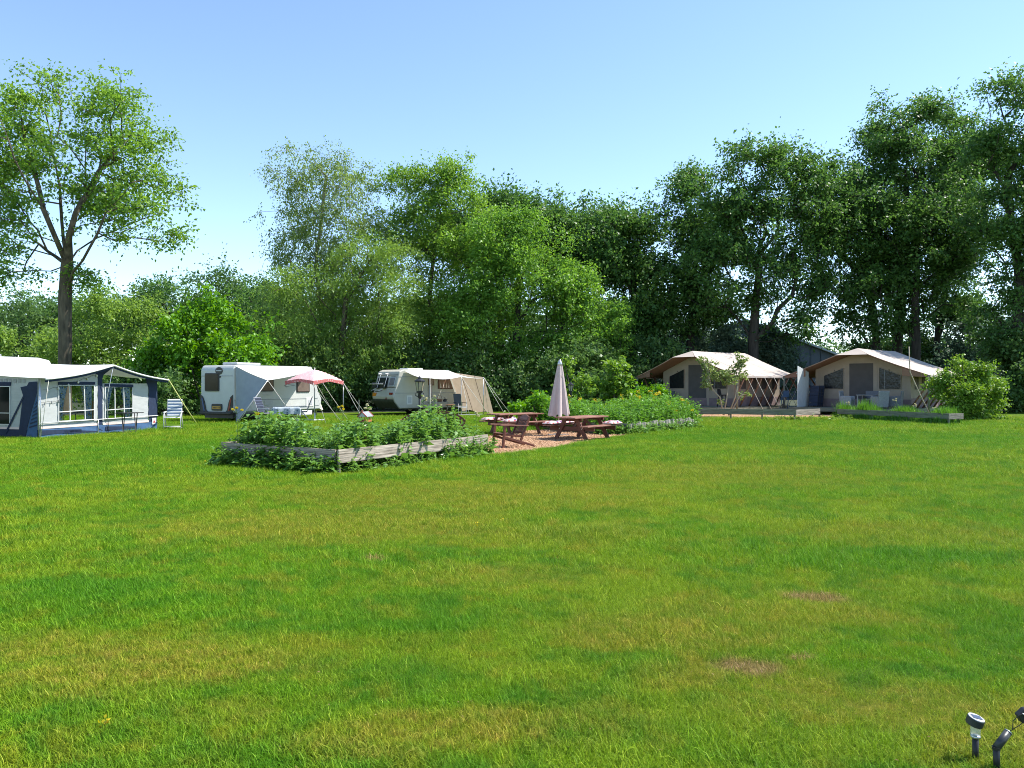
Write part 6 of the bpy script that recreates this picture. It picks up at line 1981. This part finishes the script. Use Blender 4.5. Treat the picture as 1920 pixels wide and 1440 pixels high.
def planter():
    b, a = G(1779, 797), G(1570, 785)
    t = thing('planter', 'long grey board planter full of tall grass before the second lodge', 'planter', (b.x, b.y, 0))
    o = Vector((b.x, b.y, 0)); u = (a - b).normalized(); L = (a - b).length
    v = Vector((-u.y, u.x, 0)); v = v if v.y > 0 else -v
    z = .36
    for k in range(3):
        bar('board', u * (L * k / 3 + .02) + Vector((0, 0, z)), u * (L * (k + 1) / 3 - .004) + Vector((0, 0, z + .01 * (k % 2))), .035, .24, M_GREENWOOD, t, bevel=.004)
    bar('board', v * .0 + Vector((0, 0, z)), v * .8 + Vector((0, 0, z)), .035, .24, M_GREYWOOD, t)  # both planter ends are paler boards, their sunlight painted in
    bar('board', u * L + Vector((0, 0, z)), u * L + v * 1.5 + Vector((0, 0, z)), .035, .24, M_GREYWOOD, t)
    for k in range(4):
        p = u * (L * k / 3 + (.05 if k == 0 else -.05)) + v * .05
        bar('post', p + Vector((0, 0, -.1)), p + Vector((0, 0, z + .10)), .07, .07, M_GREENWOOD, t, up=(1, 0, 0))
    # grass growing in and under it
    r = np.random.default_rng(55)
    n = 6500
    f = r.uniform(.01, 1.03, n); g = np.where(r.uniform(0, 1, n) < .35, r.uniform(-.14, .05, n), r.uniform(.05, .80, n))
    base = np.array([(o + u * (L * ff) + v * gg)[:] for ff, gg in zip(f, g)])
    base[:, 2] = 0
    az = r.uniform(0, 6.28, n)
    hh = np.where(g < .05, r.uniform(.12, .34, n), r.uniform(.50, .74, n)) * (1 + .30 * (f > .75) * (g > .1)) * (.85 + .25 * np.sin(f * 19))
    le = r.uniform(.05, .35, n)
    d = np.stack([np.cos(az), np.sin(az), np.zeros(n)], 1); s = np.stack([-np.sin(az), np.cos(az), np.zeros(n)], 1) * .012
    m = base + d * (hh * le * .4)[:, None] + np.stack([0 * hh, 0 * hh, hh * .6], 1)
    tp = base + d * (hh * le * 1.2)[:, None] + np.stack([0 * hh, 0 * hh, hh], 1)
    vv = np.stack([base - s, base + s, m + s * .8, m - s * .8, tp + s * .15, tp - s * .15], 1).reshape(-1, 3)
    i = np.arange(n)[:, None] * 6
    rn = r.uniform(0, 1, n)
    tag(link('tall_grass', np_mesh('tall_grass', vv, np.concatenate([i + [0, 1, 2, 3], i + [3, 2, 4, 5]], 0), [LM['perennial']], attrs={'rnd': np.concatenate([rn, rn])})), 'tall grass standing in and under the board planter of the second lodge', 'grass', kind='stuff')
    for k, (ff, h, lab) in enumerate(((.50, 1.0, 'white flowered stalk in the middle of the planter'), (.32, .80, 'small white flowered stalk right of the middle of the planter'), (.16, .66, 'creamy flower stalk near the lit end of the planter'), (.97, .80, 'whitish stalk at the doorstep end of the planter'))):
        flower_stalk(lab, o + u * (L * ff) + v * .4, h, 330 + k, leafy=10, heads=4, leaf=.12, petal=M_CREAMF, group='pale flower stalks in the lodge planter')
    # long bent stick and stray tent pole
    p0 = o + u * .95 + v * .3
    tag(rod('bent_stick', [p0, p0 + Vector((-.55, .1, 1.2)), p0 + Vector((-1.0, .1, 2.2)), p0 + Vector((-1.05, .1, 3.3))], .022, M_STICK, None, 6), 'long thin bent stick rising from the planter before the lodge roof', 'stick')
planter()

# low growth at the rail
rr_ = np.random.default_rng(61)
e = []
for k in range(170):
    f = rr_.uniform(0, 1)
    p = G(1440, 789).lerp(G(1590, 788), f) + Vector((rr_.normal(0, .3), rr_.normal(.1, .25), 0)); e.append((p.x, p.y, 0))
e = np.array(e)
me, _ = plants_mesh('low_weeds', e, np.clip(rr_.normal(.16, .07, len(e)), .05, .34), 8, .11, rr_, [LM['lime'], M_STEM], lean=.4)
tag(link('low_weeds', me), 'low bright weeds at the end of the board rail between the lodges', 'plants', kind='stuff')

# chips lying on the paths
def loose_chips():
    r = np.random.default_rng(8)
    P = np.concatenate([scatter_in(CHIPS, 9000, r), scatter_in(CHIP2, 2500, r)])
    n = len(P); P[:, 2] = r.uniform(.008, .03, n)
    nr = rand_dirs(n, r) * .5 + [0, 0, 1.0]
    L = r.uniform(.025, .065, n)
    v = leaf_verts(P, rand_dirs(n, r) * [1, 1, .3], nr, L, L * .55)
    m = leaf_mat('loose_chip', (.24, .125, .06), (.62, .40, .24), .0, .8)
    tag(link('wood_chips', np_mesh('wood_chips', v, np.arange(n * 4).reshape(-1, 4), [m], attrs={'rnd': r.uniform(0, 1, n)})), 'loose reddish wood chips covering the picnic place and lodge path', 'wood chips', kind='stuff')
loose_chips()
def lawn_specks():
    r = np.random.default_rng(81)
    c = np.array([[p.x, p.y, .035] for p in [G(*q) for q in ((195, 1368), (350, 878), (318, 882), (420, 884), (290, 872), (795, 882), (452, 876), (860, 886), (385, 868), (893, 988), (942, 979))]])
    P = np.repeat(c, 14, 0) + r.normal(0, .012, (len(c) * 14, 3)); n = len(P)
    v = leaf_verts(P, rand_dirs(n, r), rand_dirs(n, r) + [0, 0, 1], np.full(n, .022), np.full(n, .016))
    tag(link('dandelions', np_mesh('dandelions', v, np.arange(n * 4).reshape(-1, 4), [M_YELLOW], attrs={'rnd': r.uniform(0, 1, n)})), 'a few small yellow dandelion heads scattered in the lawn', 'flowers', kind='stuff')
lawn_specks()
def fallen_bits():
    """dry leaves and straw lying in the short grass"""
    r = np.random.default_rng(91)
    y = 2.8 + 14 * r.uniform(0, 1, 420) ** 1.6
    x = r.uniform(-.68, .68, 420) * y
    for (c, rx, ry) in BARE:
        k = int(60 * rx / .3)
        x = np.concatenate([x, c.x + r.normal(0, rx * .8, k)]); y = np.concatenate([y, c.y + r.normal(0, ry * .8, k)])
    P = np.stack([x, y, r.uniform(.012, .035, len(x))], 1); n = len(P)
    L = r.uniform(.008, .020, n)
    v = leaf_verts(P, rand_dirs(n, r) * [1, 1, .25], rand_dirs(n, r) * .4 + [0, 0, 1.0], L, L * r.uniform(.2, .6, n))
    m = leaf_mat('dry_leaf', (.13, .075, .03), (.40, .30, .13), .1, .8)
    tag(link('fallen_leaves', np_mesh('fallen_leaves', v, np.arange(n * 4).reshape(-1, 4), [m], attrs={'rnd': r.uniform(0, 1, n)})), 'dry brown leaf bits and straw scattered in the short lawn grass', 'leaves', kind='stuff')
fallen_bits()
